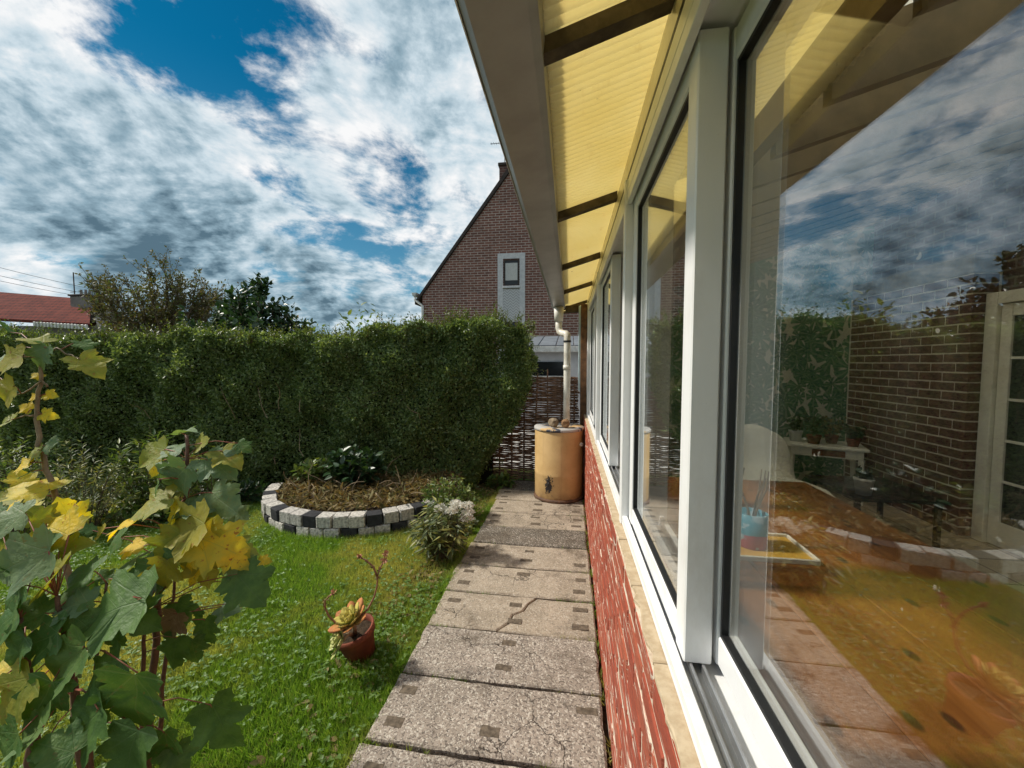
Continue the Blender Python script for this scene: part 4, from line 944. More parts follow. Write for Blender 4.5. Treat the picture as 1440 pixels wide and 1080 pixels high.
for q in hc:
    q = Vector((-1.02, 3.02, 0)).lerp(q, 1.0); q.y = 2.98 + random.uniform(-.08, .05); q.x = max(min(q.x, -.72), -1.2)
    b.tube([Vector((-1.0, 3.02, .05)), Vector((-1.0, 3.02, .05)).lerp(q, .6) + Vector((0, 0, .05)), q], [.004, .003, .002], 4, cap=False)
    for k in range(230):
        o_ = Vector(rng.normal(size=3)); o_.normalize(); o_ = Vector((o_.x * .05, o_.y * .05, abs(o_.z) * .035)) * random.uniform(.55, 1); C.append(q + o_); T.append(o_.normalized() + Vector(rng.normal(size=3)) * .7)
b.build('flower_stalks', M_TWIG, fl); leafcloud('white_flowers', np.array(C), np.array(T), rdir(len(C)), rng.uniform(.012, .021, len(C)), L_PETAL, 'ovate', fl)['kind'] = 'stuff'
bush('weed_clump', (-.86, 4.80, 0), .18, .14, .22, 22, 10, .08, 'ovate', L_MIX, 'fresh green weed clump at the foot of the woven fence')
bush('weed_clump', (-.99, 3.50, 0), .14, .18, .14, 20, 10, .06, 'ovate', L_GREY, 'small weed tuft on the bare strip beside the path')
# raised bed planting
bush('leafy_clump', (-2.42, 4.10, .17), .34, .26, .50, 50, 16, .10, 'ovate', L_LAUREL, 'dark green leafy clump growing in the raised bed')
bush('leafy_clump', (-2.95, 4.15, .17), .22, .2, .34, 30, 14, .08, 'ovate', L_MIX, 'lighter green clump at the left end of the raised bed')
n = 5200; a = rng.random(n) * 2 * np.pi; r_ = np.sqrt(rng.random(n)) * (BRD - .09)
C = np.stack([BD.x + r_ * np.cos(a), BD.y + r_ * np.sin(a), .17 + rng.random(n) * .08], 1); T = np.stack([rng.normal(0, 1, n), rng.normal(0, 1, n), rng.uniform(-.1, 1., n)], 1)
tag(leafcloud('dry_ground_cover', C, T, rdir(n) + np.array([0, 0, .8]), rng.uniform(.05, .11, n), L_DRY, 'lance'), 'withered straw coloured stalks and leaves filling the raised bed', 'dry plants', kind='stuff')
DT = empty('dried_stalks', (-2.75, 4.0, .19), 'tangle of pale dried vine stalks in the raised bed', 'dry plant'); b = MB()
for i in range(34):
    q = Vector((random.uniform(-3.0, -1.55), random.uniform(3.75, 4.3), .19)); dd = Vector((random.uniform(-1, 1), random.uniform(-.6, .3), random.uniform(.2, 1.2))).normalized(); pts = [q]
    for j in range(5): dd = (dd + Vector(rng.normal(size=3)) * .35 - Vector((0, 0, .12))).normalized(); pts.append(pts[-1] + dd * random.uniform(.04, .11)); pts[-1].z = max(pts[-1].z, .2)
    b.tube(pts, [.006, .0055, .005, .0045, .004, .003], 5, cap=False)
b.build('stalks', M_PALETWIG, DT)

# ------------------------------------------------------------------ grass
L_GRASS = leafmat('grass_blade', [(.10, .20, .025), (.15, .29, .04), (.21, .36, .06), (.30, .40, .10)], .5, .5, .3, ((.48, .45, .16), .9), pscale=.9)
L_CLOVER = leafmat('clover_leaf', [(.09, .17, .035), (.14, .24, .055), (.20, .30, .09)], .45, .35, .4)
def field(n, power):
    x = rng.uniform(-5.6, -.80, n * 2); y = .75 + 3.9 * rng.random(n * 2) ** power
    zc = x * -.1457 + y * .989; lat = x * .989 + y * .1457
    ok = (np.abs(lat) < zc * 1.40 + .7) & (y > .6)
    ok &= ~((x > -.84 + .03 * np.sin(y * 17)) & (y < 5)); ok &= np.hypot(x - BD.x, y - BD.y) > BRD + .06; ok &= np.hypot(x + 1.11, y - 1.91) > .075
    thin = (x > -1.12) & (y > 2.6); ok &= ~(thin & (rng.random(len(x)) < .72))
    return x[ok][:n], y[ok][:n]
x, y = field(370000, 1.35); n = len(x); C = np.stack([x, y, np.zeros(n)], 1)
pt = .5 + .5 * np.sin(x * 2.3 + 1.3 * np.sin(y * 1.7)) * np.sin(y * 2.9 + x); hgt = rng.uniform(.018, .062, n) * (.65 + .75 * pt)
T = np.stack([rng.normal(0, .45, n), rng.normal(0, .45, n), np.ones(n)], 1); Nn = rdir(n) * np.array([1, 1, .1])
tag(leafcloud('lawn_grass', C, T, Nn, hgt, L_GRASS, 'blade', wid=rng.uniform(.003, .0055, n)), 'short green lawn grass between the path and the hedge', 'grass', kind='stuff')
x, y = field(17000, 1.2); n = len(x); keep = (.5 + .5 * np.sin(x * 3.1 + 2 + np.sin(y * 2)) * np.sin(y * 2.7 + x * 1.3)) > rng.random(n) * 1.1; x, y = x[keep], y[keep]; n = len(x)
z = rng.uniform(.022, .05, n); a = rng.random(n) * 6.28; Cs = []; Ts = []
for k in range(3):
    an = a + k * 2.094; Ts.append(np.stack([np.cos(an), np.sin(an), rng.normal(.15, .2, n)], 1)); Cs.append(np.stack([x, y, z], 1))
C = np.concatenate(Cs); T = np.concatenate(Ts)
tag(leafcloud('clover', C, T, np.tile(np.array([0, 0, 1.]), (len(C), 1)) + rng.normal(0, .25, (len(C), 3)), rng.uniform(.012, .022, len(C)), L_CLOVER, 'ovate', wid=rng.uniform(.018, .028, len(C))), 'clover leaves growing through the lawn', 'clover', kind='stuff')
x, y = rng.uniform(-1.25, -.82, 2600), rng.uniform(1.2, 4.9, 2600); keep = rng.random(2600) < np.clip((y - .9) / 3, .15, 1); x, y = x[keep], y[keep]; n = len(x)
tag(leafcloud('leaf_litter', np.stack([x, y, rng.uniform(.005, .03, n)], 1), np.stack([rng.normal(0, 1, n), rng.normal(0, 1, n), rng.normal(0.1, .2, n)], 1), rdir(n) * .4 + np.array([0, 0, 1.]), rng.uniform(.02, .05, n), L_DRY, 'ovate'), 'brown leaf litter along the edge of the path', 'leaf litter', kind='stuff')

# weeds and moss in the path joints, taller grass against the bed
jx = []; jy = []
for k in range(-2, 9):
    m_ = 26; jx.append(np.where(rng.random(m_) < .5, XL + rng.random(m_) ** 2 * .35, XR - rng.random(m_) ** 2 * .25)); jy.append(J0 + JD * k + rng.normal(0, .003, m_))
m_ = 110; jx.append(XR + rng.uniform(-.012, .008, m_)); jy.append(rng.uniform(1.0, 4.6, m_)); m_ = 1500; jx.append(XL + rng.uniform(-.05, .012, m_)); jy.append(rng.uniform(1.0, 4.9, m_))
x = np.concatenate(jx); y = np.concatenate(jy); rp = 5; x = np.repeat(x, rp) + rng.normal(0, .006, len(x) * rp); y = np.repeat(y, rp) + rng.normal(0, .006, len(y) * rp); n = len(x)
tag(leafcloud('joint_weeds', np.stack([x, y, np.full(n, .02)], 1), np.stack([rng.normal(0, .6, n), rng.normal(0, .6, n), np.ones(n)], 1), rdir(n), rng.uniform(.022, .05, n), L_GRASS, 'blade', wid=rng.uniform(.003, .007, n)), 'tiny weeds and grass growing in the joints and edges of the path', 'weeds', kind='stuff')
n = 5200; a = rng.uniform(R(190), R(345), n); r_ = BRD + .068 + rng.random(n) ** 2 * .09
tag(leafcloud('bed_edge_grass', np.stack([BD.x + r_ * np.cos(a), BD.y + r_ * np.sin(a), np.zeros(n)], 1), np.stack([rng.normal(0, .45, n), rng.normal(0, .45, n), np.ones(n)], 1), rdir(n), rng.uniform(.03, .085, n), L_GRASS, 'blade', wid=rng.uniform(.003, .006, n)), 'longer uncut grass against the foot of the raised bed', 'grass', kind='stuff')

# ------------------------------------------------------------------ succulent in a terracotta pot
M_TERRA = simple('terracotta', (.21, .058, .03), (.13, .036, .022), 14, .75, .25, .2, 60)
PT = empty('potted_succulent', (-1.11, 1.91, 0), 'tilted terracotta pot with a yellow green succulent rosette and two flower stalks on the lawn', 'potted plant')
PM = Matrix.Translation((-1.11, 1.91, .012)) @ Matrix.Rotation(R(14), 4, Vector((.65, -.75, 0)).normalized())
ph, pr = .165, .105
MB().lathe([(0, 0), (pr * .68, 0), (pr * .90, ph * .76), (pr * .91, ph * .765), (pr, ph * .77), (pr * 1.02, ph), (pr * .92, ph), (pr * .88, ph * .80), (pr * .86, ph * .72)], 36, M=PM).build('pot', M_TERRA, PT, True)
MB().lathe([(0, ph * .80), (pr * .5, ph * .82), (pr * .885, ph * .79)], 24, M=PM).build('soil', M_SOIL, PT)
def sleaf_mat(name, ca, cb):
    m, t, o = mat(name); g = t.sep(t.coord('Object')); f = t.ss(g[1], .3, 1.0)
    c = t.mix(f, ca, cb); t.l.new(bsdf(t, c, .45, .4, **{'Subsurface Weight': .15, 'Subsurface Radius': (.01, .01, .005)}), o.inputs[0]); return m
SM = [sleaf_mat('succulent_yellow', (.46, .48, .12), (.56, .46, .12)), sleaf_mat('succulent_green', (.26, .36, .13), (.42, .42, .14)), sleaf_mat('succulent_orange', (.46, .30, .09), (.50, .19, .07))]
def sleaf():
    b = MB(); prof = [(0, .10), (.25, .15), (.55, .25), (.78, .27), (.92, .16), (1.0, .02)]; vs = []
    for y_, w_ in prof: vs += [(-w_, y_, .14 * y_ * y_ + .05), (0, y_, .14 * y_ * y_ - .03), (w_, y_, .14 * y_ * y_ + .05), (0, y_, .14 * y_ * y_ + .045)]
    fs = [(0, 1, 2, 3)]
    for i in range(5):
        for j in range(4): fs.append((i * 4 + j, i * 4 + (j + 1) % 4, i * 4 + 4 + (j + 1) % 4, i * 4 + 4 + j))
    b.add(vs, fs); return b
SL_ = [sleaf().mesh('rosette_leaf', m_, True) for m_ in SM]
def rosette(c, axis, size, mats, n=26):
    q0 = Vector(axis).to_track_quat('Z', 'Y')
    for i in range(n):
        f = i / n; a = i * 2.39996; el = 78 - 68 * f; L = size * (.35 + .65 * f)
        M_ = Matrix.Translation(c) @ q0.to_matrix().to_4x4() @ Matrix.Rotation(a, 4, 'Z') @ Matrix.Translation((0, size * .03, size * .12 * (1 - f))) @ Matrix.Rotation(R(el), 4, 'X') @ Matrix.Diagonal((L, L, L, 1))
        o = bpy.data.objects.new('rosette_leaf', SL_[mats[0] if f < .74 else mats[1]]); o.matrix_basis = M_; link(o, PT)
pc = PM @ Vector((0, 0, ph))
rc1 = pix(497, 876, 2.0); rc2 = pix(483, 900, 1.95)
rosette(rc1, (-.35, -.35, .9), .118, (0, 2), 32); rosette(rc2, (-.75, -.55, .35), .088, (1, 1), 26)
b = MB(); soilc = PM @ Vector((0, 0, ph * .8))
b.tube([soilc, soilc.lerp(rc1, .6) + Vector((0, 0, .01)), rc1], [.012, .011, .010], 7); b.tube([soilc + Vector((-.01, -.01, 0)), soilc.lerp(rc2, .6) + Vector((0, 0, .02)), rc2], [.011, .010, .009], 7); b.build('succulent_stem', M_PALETWIG, PT, True)
M_STALK = simple('pink_stalk', (.32, .16, .10), (.22, .09, .06), 20, .6); M_FLOW = simple('coral_flower', (.52, .20, .13), (.42, .24, .12), 30, .6)
def stalk(pxs, dd):
    pts = [pix(u, v, q) for (u, v), q in zip(pxs, dd)]
    b = MB(); b.tube(pts, [.0055 - .003 * i / len(pts) for i in range(len(pts))], 6); s_ = b.build('flower_stalk', M_STALK, PT, True); C = []; T = []
    return pts
p1 = stalk([(497, 876), (517, 857), (526, 840), (530, 825), (531, 810), (534, 800), (540, 788), (541, 778)], [2.0] * 8)
p2 = stalk([(531, 812), (525, 797), (515, 788), (505, 783)], [2.0] * 4)
p3 = stalk([(490, 884), (472, 876), (462, 866), (457, 854), (457, 845), (463, 838), (469, 834)], [1.98, 1.97, 1.96, 1.95, 1.95, 1.95, 1.95])
C = []; T = []; fl_pts = p1[4:] + p2 + p3[3:]
for q in fl_pts:
    for k in range(9): C.append(q + Vector(rng.normal(size=3)) * .004); T.append(Vector(rng.normal(size=3)))
leafcloud('stalk_bracts', np.array(C), np.array(T), rdir(len(C)), rng.uniform(.010, .018, len(C)), L_DRY, 'ovate', PT)['kind'] = 'stuff'
for q in (p1[-1], p1[-2], p2[-1], p3[-1]):
    C = [q] * 14; T = [Vector(rng.normal(size=3)) for _ in C]; leafcloud('flower', np.array(C), np.array(T), rdir(14), rng.uniform(.014, .026, 14), M_FLOW, 'ovate', PT)

# ------------------------------------------------------------------ sycamore maple saplings in the foreground
def m_maple(name, c1, c2, vein, spots=None, trans=.35, edge_c=None):
    m, t, o = mat(name); P = t.coord('Object'); s_ = t.sep(P); rnd = t.node('ShaderNodeObjectInfo').outputs['Random']
    P2 = t.vm('ADD', P, t.comb(t.m('MULTIPLY', rnd, 17.), t.m('MULTIPLY', rnd, 5.), 0.0))
    c = t.mix(t.ss(t.m('ADD', t.noise(P2, 3.2, 5, .6), t.m('MULTIPLY', t.m('SUBTRACT', rnd, .5), .3)), .38, .64), c1, c2)
    if edge_c is not None:
        rr_ = t.vm('LENGTH', t.vm('SUBTRACT', P, (0., .4, 0.))); c = t.mix(t.ss(t.m('ADD', rr_, t.m('MULTIPLY', t.noise(P2, 6, 4, .6), .4)), .55, .85, 0, .8), c, edge_c)
    ax = t.m('ABSOLUTE', s_[0]); ve = None
    for an in (0, 41, 98):
        dd = t.m('ABSOLUTE', t.m('SUBTRACT', t.m('MULTIPLY', ax, math.cos(R(an))), t.m('MULTIPLY', s_[1], math.sin(R(an))))) if an != 98 else t.m('ABSOLUTE', t.m('ADD', s_[1], t.m('MULTIPLY', ax, .14)))
        ve = dd if ve is None else t.m('MINIMUM', ve, dd)
    side = t.m('ABSOLUTE', t.m('SUBTRACT', t.m('FRACT', t.m('SUBTRACT', t.m('MULTIPLY', s_[1], 7.), t.m('MULTIPLY', ax, 6.))), .5))
    vm_ = t.m('MAXIMUM', t.ss(ve, .004, .016, 1, 0), t.ss(side, .0, .05, .35, 0))
    c = t.mix(t.m('MULTIPLY', vm_, .38), c, vein)
    if spots is not None: c = t.mix(t.ss(t.noise(P2, 8, 5, .65), .60, .66, 0, .9), c, spots)
    nrm = t.bump(t.m('ADD', t.m('MULTIPLY', vm_, -1.), t.noise(P2, 9, 3)), .25, .02)
    s1 = bsdf(t, c, .55, .35, normal=nrm); tr = t.node('ShaderNodeBsdfTranslucent'); t.set(tr.inputs[0], t.mix(1., c, (1.5, 1.45, .5, 1), 'MULTIPLY'))
    mx = t.node('ShaderNodeMixShader'); mx.inputs[0].default_value = trans; t.l.new(s1, mx.inputs[1]); t.l.new(tr.outputs[0], mx.inputs[2]); t.l.new(mx.outputs[0], o.inputs[0]); return m
MM = {'d': m_maple('maple_dark', (.065, .135, .032), (.10, .19, .045), (.10, .16, .07)),
      'g': m_maple('maple_green', (.07, .15, .035), (.11, .19, .045), (.16, .22, .09), (.14, .13, .04)),
      't': m_maple('maple_glaucous', (.12, .20, .10), (.17, .24, .11), (.24, .29, .18), (.19, .18, .07)),
      'y': m_maple('maple_yellow', (.78, .55, .03), (.62, .50, .05), (.42, .40, .08), (.40, .16, .03), .45, (.30, .32, .05)),
      'o': m_maple('maple_yellow_green', (.24, .27, .04), (.34, .31, .045), (.30, .32, .10), (.30, .17, .04), .45),
      'b': m_maple('maple_withered', (.20, .13, .07), (.28, .20, .12), (.30, .23, .14), (.10, .06, .03), .2)}
HALF = [(.13, -.10), (.24, -.15), (.34, -.11), (.50, -.05), (.45, .05), (.47, .12), (.35, .17), (.46, .24), (.47, .33), (.55, .38), (.61, .53), (.50, .53), (.42, .58), (.27, .53), (.34, .62), (.30, .70), (.25, .74), (.20, .86), (.10, .91)]
def maple_mesh(var, m):
    rs = random.Random(var); fold = rs.uniform(.05, .45); drp = rs.uniform(.15, .75); asym = rs.uniform(-.08, .08); w1, w2 = rs.uniform(0, 6), rs.uniform(0, 6)
    def zf(x, y):
        r2 = x * x + (y - .3) ** 2
        return fold * abs(x) - drp * max(y, 0) ** 2 * .6 - .25 * x * x * drp * 2 + .035 * math.sin(7 * x + w1) + .03 * math.sin(8 * y + w2) + .10 * r2 * math.sin(5 * math.atan2(x, y) + w1) + asym * x
    vs = [(0, 0), (0, .3), (0, .56), (0, 1.03)]; hs = []
    for sg in (1, -1):
        hs.append(len(vs)); vs += [(sg * (x + rs.uniform(-.02, .02)), y + rs.uniform(-.02, .02)) for x, y in HALF]
    fs = []
    for h0, sg in zip(hs, (1, -1)):
        I = lambda i: h0 + i
        tr = [(0, I(i), I(i + 1)) for i in range(6)] + [(0, I(6), 1)] + [(1, I(i), I(i + 1)) for i in range(6, 13)] + [(1, I(13), 2)] + [(2, I(i), I(i + 1)) for i in range(13, 18)] + [(2, I(18), 3)]
        fs += [q if sg > 0 else q[::-1] for q in tr]
    b = MB(); b.add([(x, y, zf(x, y)) for x, y in vs], fs); return b.mesh('leaf', m, True, False)
MLM = {k_: [maple_mesh(i * 7 + ord(k_), v_) for i in range(5)] for k_, v_ in MM.items()}
M_BARK = simple('sapling_bark', (.15, .075, .045), (.085, .045, .03), 40, .6, .3, .4, 120); M_RSTALK = simple('red_leaf_stalk', (.30, .07, .05), (.20, .09, .04), 30, .5)
M_BARK2 = simple('tan_sapling_bark', (.26, .19, .11), (.17, .12, .07), 40, .6, .3, .4, 120)
def sapling(label, stems, leaves, bark):
    root = stems[0][0]; T_ = empty('maple_sapling', (root.x, root.y, 0), label, 'sapling', 'maple saplings at the edge of the lawn')
    allp = []
    for pts in stems:
        k_ = len(pts); b = MB(); r0_ = pts[-1][1] if isinstance(pts[-1], tuple) else .011
        pts = [q for q in pts if not isinstance(q, tuple)]; k_ = len(pts)
        fine = []
        for i in range(k_ - 1):
            for f in (0, .33, .66): fine.append(pts[i].lerp(pts[i + 1], f) + Vector(rng.normal(size=3)) * .003)
        fine.append(pts[-1]); n_ = len(fine)
        b.tube(fine, [r0_ * (1.05 - .65 * i / n_) for i in range(n_)], 8); b.build('stem', bark, T_, True); allp += fine
    rx = random.Random(len(leaves)); ext = []
    for (u, v, px, ang, fac, mk, dep) in leaves:
        for q in range(0 if mk == 'd' else 2 if (px >= 60 and mk in 'yo') else 1 if px >= 40 else 0):
            ext.append((u + rx.uniform(-42, 42), v + rx.uniform(-34, 34), px * rx.uniform(.42, .68), ang + rx.uniform(-60, 60), min(1, max(.2, fac + rx.uniform(-.3, .2))), rx.choice({'d': 'ddg', 'g': 'ggt', 't': 'tgo', 'y': 'yyo', 'o': 'oyg', 'b': 'od'}[mk]), dep + rx.uniform(.0, .14)))
    for li, (u, v, px, ang, fac, mk, dep) in enumerate(leaves + ext):
        if mk == 'd' and li % 3 == 0: mk = 'g'
        L = px / FPX * dep * .80; a = R(ang)
        c = pix(u, v, dep)
        T = CR * math.cos(a) + CU * math.sin(a); T = (T + CF * random.uniform(-.35, .15)).normalized()
        up = Vector((0, 0, 1)); Nn = (-CF * fac + up * (1.05 - fac) + Vector(rng.normal(size=3)) * .12); Nn = (Nn - T * Nn.dot(T)).normalized(); B_ = T.cross(Nn)
        base = c - T * L * .42
        M_ = Matrix(((B_.x, T.x, Nn.x, base.x), (B_.y, T.y, Nn.y, base.y), (B_.z, T.z, Nn.z, base.z), (0, 0, 0, 1))) @ Matrix.Diagonal((L * 1.02, L, L, 1))
        o = bpy.data.objects.new('leaf', random.choice(MLM[mk])); o.matrix_basis = M_; link(o, T_)
        near = min(allp, key=lambda q: (q - base).length + max(0, q.z - base.z) * 1.5)
        md = near.lerp(base, .55) + Vector((0, 0, .25 * (near - base).length * .35))
        MB().tube([near, near.lerp(md, .6), md, base + Nn * .002, base + T * L * .06], [.0022, .0019, .0017, .0017, .001], 5).build('leaf_stalk', M_RSTALK, T_, True)
def px_stem(pl, dep, r_, foot=None):
    pts = [pix(u, v, dep + dd) for u, v, dd in pl]
    if foot is None: q = pts[-1]; foot = Vector((q.x, q.y + .02, -.02))
    return [foot] + pts[::-1] + [('r', r_)]
# the tall thin one with sparse yellow leaves
st = [px_stem([(56, 492, 0), (57, 530, 0), (53, 560, 0), (50, 590, 0), (56, 625, 0), (66, 662, 0), (78, 700, 0), (90, 760, 0), (100, 850, 0), (104, 960, 0), (108, 1060, 0)], 1.55, .013),
      [pix(66, 545, 1.55), pix(60, 535, 1.55), pix(35, 552, 1.53), pix(20, 556, 1.52), ('r', .004)], [pix(50, 585, 1.55), pix(30, 585, 1.54), pix(8, 594, 1.52), ('r', .004)],
      [pix(60, 500, 1.55), pix(78, 490, 1.56), pix(100, 500, 1.57), pix(112, 505, 1.57), ('r', .0045)]]
lv = [(14, 508, 52, 200, .75, 'o', 1.5), (8, 552, 50, 215, .8, 'o', 1.5), (46, 478, 44, 165, .35, 'o', 1.55), (56, 502, 46, 250, .8, 't', 1.53), (126, 514, 52, -35, .25, 'o', 1.58),
      (52, 528, 16, 150, .6, 'y', 1.55), (70, 555, 20, -5, .6, 'y', 1.55), (46, 559, 16, 200, .6, 'y', 1.55), (36, 573, 22, 160, .6, 'y', 1.55), (66, 584, 24, -15, .6, 'y', 1.55), (8, 592, 30, 190, .5, 'o', 1.52), (70, 625, 30, 15, .5, 't', 1.54),
      (42, 640, 38, 215, .6, 'o', 1.52), (44, 686, 70, 170, .30, 'y', 1.50), (30, 655, 30, 200, .5, 'y', 1.5), (6, 700, 40, 180, .4, 'o', 1.5)]
sapling('tall thin maple sapling with sparse small yellow leaves on a tan stem', st, lv, M_BARK2)
# the middle one with the bright yellow tuft
st = [px_stem([(262, 612, .05), (262, 660, .03), (262, 700, .02), (240, 745, 0), (226, 800, 0), (223, 850, 0), (219, 900, 0), (212, 980, 0), (206, 1070, 0)], 1.40, .013),
      px_stem([(248, 800, .08), (240, 860, .06), (232, 930, .05), (226, 1040, .05)], 1.40, .009), px_stem([(206, 860, .0), (203, 900, 0), (202, 960, 0), (200, 1050, 0)], 1.32, .009)]
lv = [(213, 640, 52, 205, .75, 'o', 1.44), (244, 630, 44, 170, .3, 't', 1.46), (260, 606, 36, 20, .25, 't', 1.48), (283, 624, 36, 35, .45, 'o', 1.46), (306, 655, 62, -25, .55, 't', 1.44), (322, 642, 50, -25, .25, 'o', 1.46), (247, 672, 66, 225, .75, 't', 1.40), (240, 650, 40, 180, .4, 't', 1.42),
      (312, 705, 66, -30, .65, 't', 1.40), (216, 712, 66, 205, .45, 'o', 1.36), (173, 736, 58, 200, .25, 'y', 1.34), (246, 722, 44, 240, .5, 'y', 1.36), (277, 712, 54, 10, .3, 't', 1.38), (262, 746, 84, 200, .6, 'o', 1.32), (240, 772, 66, 235, .7, 'o', 1.32), (310, 768, 84, -25, .5, 'y', 1.32), (288, 760, 60, -60, .6, 'o', 1.34), (330, 786, 44, -20, .3, 'y', 1.33), (290, 798, 60, -70, .6, 'o', 1.34), (262, 786, 54, 250, .7, 'y', 1.31),
      (350, 826, 76, -40, .6, 'd', 1.32), (338, 800, 44, 0, .3, 't', 1.36), (232, 806, 56, 260, .8, 'o', 1.30), (196, 806, 52, 210, .6, 'g', 1.30), (180, 790, 46, 190, .4, 'g', 1.34), (322, 856, 44, 0, .3, 't', 1.4), (288, 888, 48, -80, .7, 'd', 1.36), (240, 880, 48, 250, .8, 'b', 1.30), (254, 862, 46, -60, .7, 'd', 1.33), (246, 916, 60, 260, .8, 'd', 1.30), (272, 915, 40, -70, .7, 'd', 1.34), (307, 1022, 92, -55, .85, 'd', 1.24), (205, 835, 44, 200, .5, 'd', 1.34),
      (185, 770, 40, 180, .4, 'y', 1.36), (160, 760, 44, 200, .5, 'g', 1.40)]
sapling('maple sapling topped with a tuft of bright yellow leaves', st, lv, M_BARK)
# the darkest bush of stems at the front left
st = [px_stem([(80, 838, 0), (90, 880, 0), (98, 930, 0), (106, 990, 0), (112, 1060, 0)], 1.16, .013), px_stem([(28, 870, 0), (34, 930, 0), (42, 1000, 0), (46, 1070, 0)], 1.12, .016), px_stem([(150, 820, 0), (138, 900, 0), (130, 980, 0), (126, 1070, 0)], 1.22, .008)]
lv = [(76, 744, 74, 160, .55, 'y', 1.26), (28, 790, 96, 200, .55, 't', 1.14), (10, 728, 60, 190, .5, 't', 1.22), (52, 726, 46, 120, .3, 'o', 1.28), (72, 816, 72, 225, .5, 'o', 1.16), (116, 806, 56, 190, .4, 'g', 1.22), (20, 840, 70, 230, .6, 'g', 1.12), (155, 856, 118, 195, .6, 'd', 1.14), (190, 868, 70, -30, .7, 'd', 1.16), (150, 893, 62, -60, .7, 'd', 1.18), (90, 930, 88, 215, .75, 'g', 1.08), (58, 900, 70, 200, .6, 'g', 1.10), (10, 872, 76, 220, .7, 'd', 1.10), (26, 915, 70, 240, .7, 'd', 1.08), (146, 952, 80, 230, .7, 'd', 1.08), (191, 984, 124, 262, .85, 'd', 1.05), (112, 1024, 104, 225, .75, 'd', 1.02), (20, 980, 90, 235, .7, 'o', 1.04), (60, 985, 76, 250, .8, 'd', 1.04), (80, 1052, 70, 150, .5, 'g', .98), (182, 1062, 96, 255, .8, 'd', 1.02), (232, 1052, 64, -80, .8, 'd', 1.06), (14, 1050, 80, 230, .7, 'g', .98), (40, 860, 56, 160, .5, 'g', 1.14), (120, 880, 60, -40, .6, 'd', 1.14), (100, 850, 60, 180, .5, 't', 1.16), (60, 770, 60, 40, .45, 'g', 1.22), (100, 770, 50, 20, .4, 'o', 1.26), (134, 1000, 60, -60, .7, 'd', 1.08), (250, 1070, 50, -60, .7, 'd', 1.06), (40, 1030, 70, 200, .6, 'd', 1.0)]
sapling('bushy maple sapling with large dark green leaves and dark stems', st, lv, M_BARK)

# ------------------------------------------------------------------ things in the room
def m_wood():
    m, t, o = mat('orange_wood'); P = t.geo('Position')
    Pw = t.mapping(P, (9, .8, 1)); g = t.noise(Pw, 2.2, 8, .62, .8)
    c = t.mix(t.ss(g, .3, .7), (.29, .115, .026), (.19, .068, .014))
    c = t.mix(t.ss(t.noise(t.mapping(P, (30, 1.5, 1)), 2, 6, .65), .5, .75, 0, .6), c, (.11, .04, .012))
    v = t.node('ShaderNodeTexVoronoi', voronoi_dimensions='2D'); v.inputs['Scale'].default_value = 3.1; t.set(v.inputs['Vector'], t.mapping(P, (1.6, .8, 1)))
    c = t.mix(t.ss(v.outputs['Distance'], .045, .09, .85, 0), c, (.05, .02, .01))
    t.l.new(bsdf(t, c, .30, .45, normal=t.bump(g, .08, .004)), o.inputs[0]); return m
M_WOOD = m_wood()
TB = empty('dining_table', (1.05, 1.6, .02), 'long orange brown wooden table behind the glass', 'table')
for k in range(4): MB().box((.46 + k * .2925, .45, .735), (.46 + (k + 1) * .2925 - .003, 2.95, .77), .004).build('tabletop_plank', M_WOOD, TB)
MB().box((.56, .58, .64), (1.54, 2.82, .7345), .004).build('apron', M_WOOD, TB)
for x in (.55, 1.46):
    for y in (.57, 2.75): MB().box((x, y, .02), (x + .08, y + .08, .6395), .006).build('leg', M_WOOD, TB)
# armchair under a white sheet
M_SHEET = simple('white_sheet', (.80, .77, .68), (.70, .66, .56), 6, .9, .1, .35, 14, .03)
def sheet():
    b = MB(); n_ = 26; m_ = 30; vs = []
    for i in range(n_):
        for j in range(m_):
            u, v = i / (n_ - 1), j / (m_ - 1); x = 1.42 + u * .95
            prof = [(3.62, .06), (3.64, .45), (3.80, .50), (4.25, .47), (4.45, .56), (4.55, .90), (4.66, .92), (4.72, .82), (4.74, .08)]
            f = v * 8; k = min(int(f), 7); y, z = prof[k][0] + (prof[k + 1][0] - prof[k][0]) * (f - k), prof[k][1] + (prof[k + 1][1] - prof[k][1]) * (f - k)
            e = abs(u - .5) * 2; ed = max(0, e - .78) / .22; z = z * (1 - .10 * e * e); z = max(.04, z - ed * ed * .42 - (.18 * max(0, e - .55) if v > .55 else 0)); x += (u - .5) * ed * .10
            vs.append((x + .012 * math.sin(17 * v + 5 * u), y + .015 * math.sin(14 * u + 3 * v), max(.025, z + .012 * math.sin(11 * u * 2 + 9 * v))))
    fs = [(i * m_ + j, (i + 1) * m_ + j, (i + 1) * m_ + j + 1, i * m_ + j + 1) for i in range(n_ - 1) for j in range(m_ - 1)]
    b.add(vs, fs); return b
AC = empty('armchair', (1.9, 4.2, .02), 'armchair draped with a white sheet by the leaf wallpaper', 'armchair')
sheet().build('sheet', M_SHEET, AC, True)
MB().box((1.54, 3.72, .12), (2.25, 4.62, .40), .03).build('seat', M_TIMBER, AC); MB().box((1.54, 4.56, .12), (2.25, 4.68, .78), .03).build('backrest', M_TIMBER, AC)
for x in (1.56, 2.17):
    for y in (3.76, 4.58): MB().box((x, y, .02), (x + .06, y + .06, .125)).build('leg', M_TIMBER, AC)
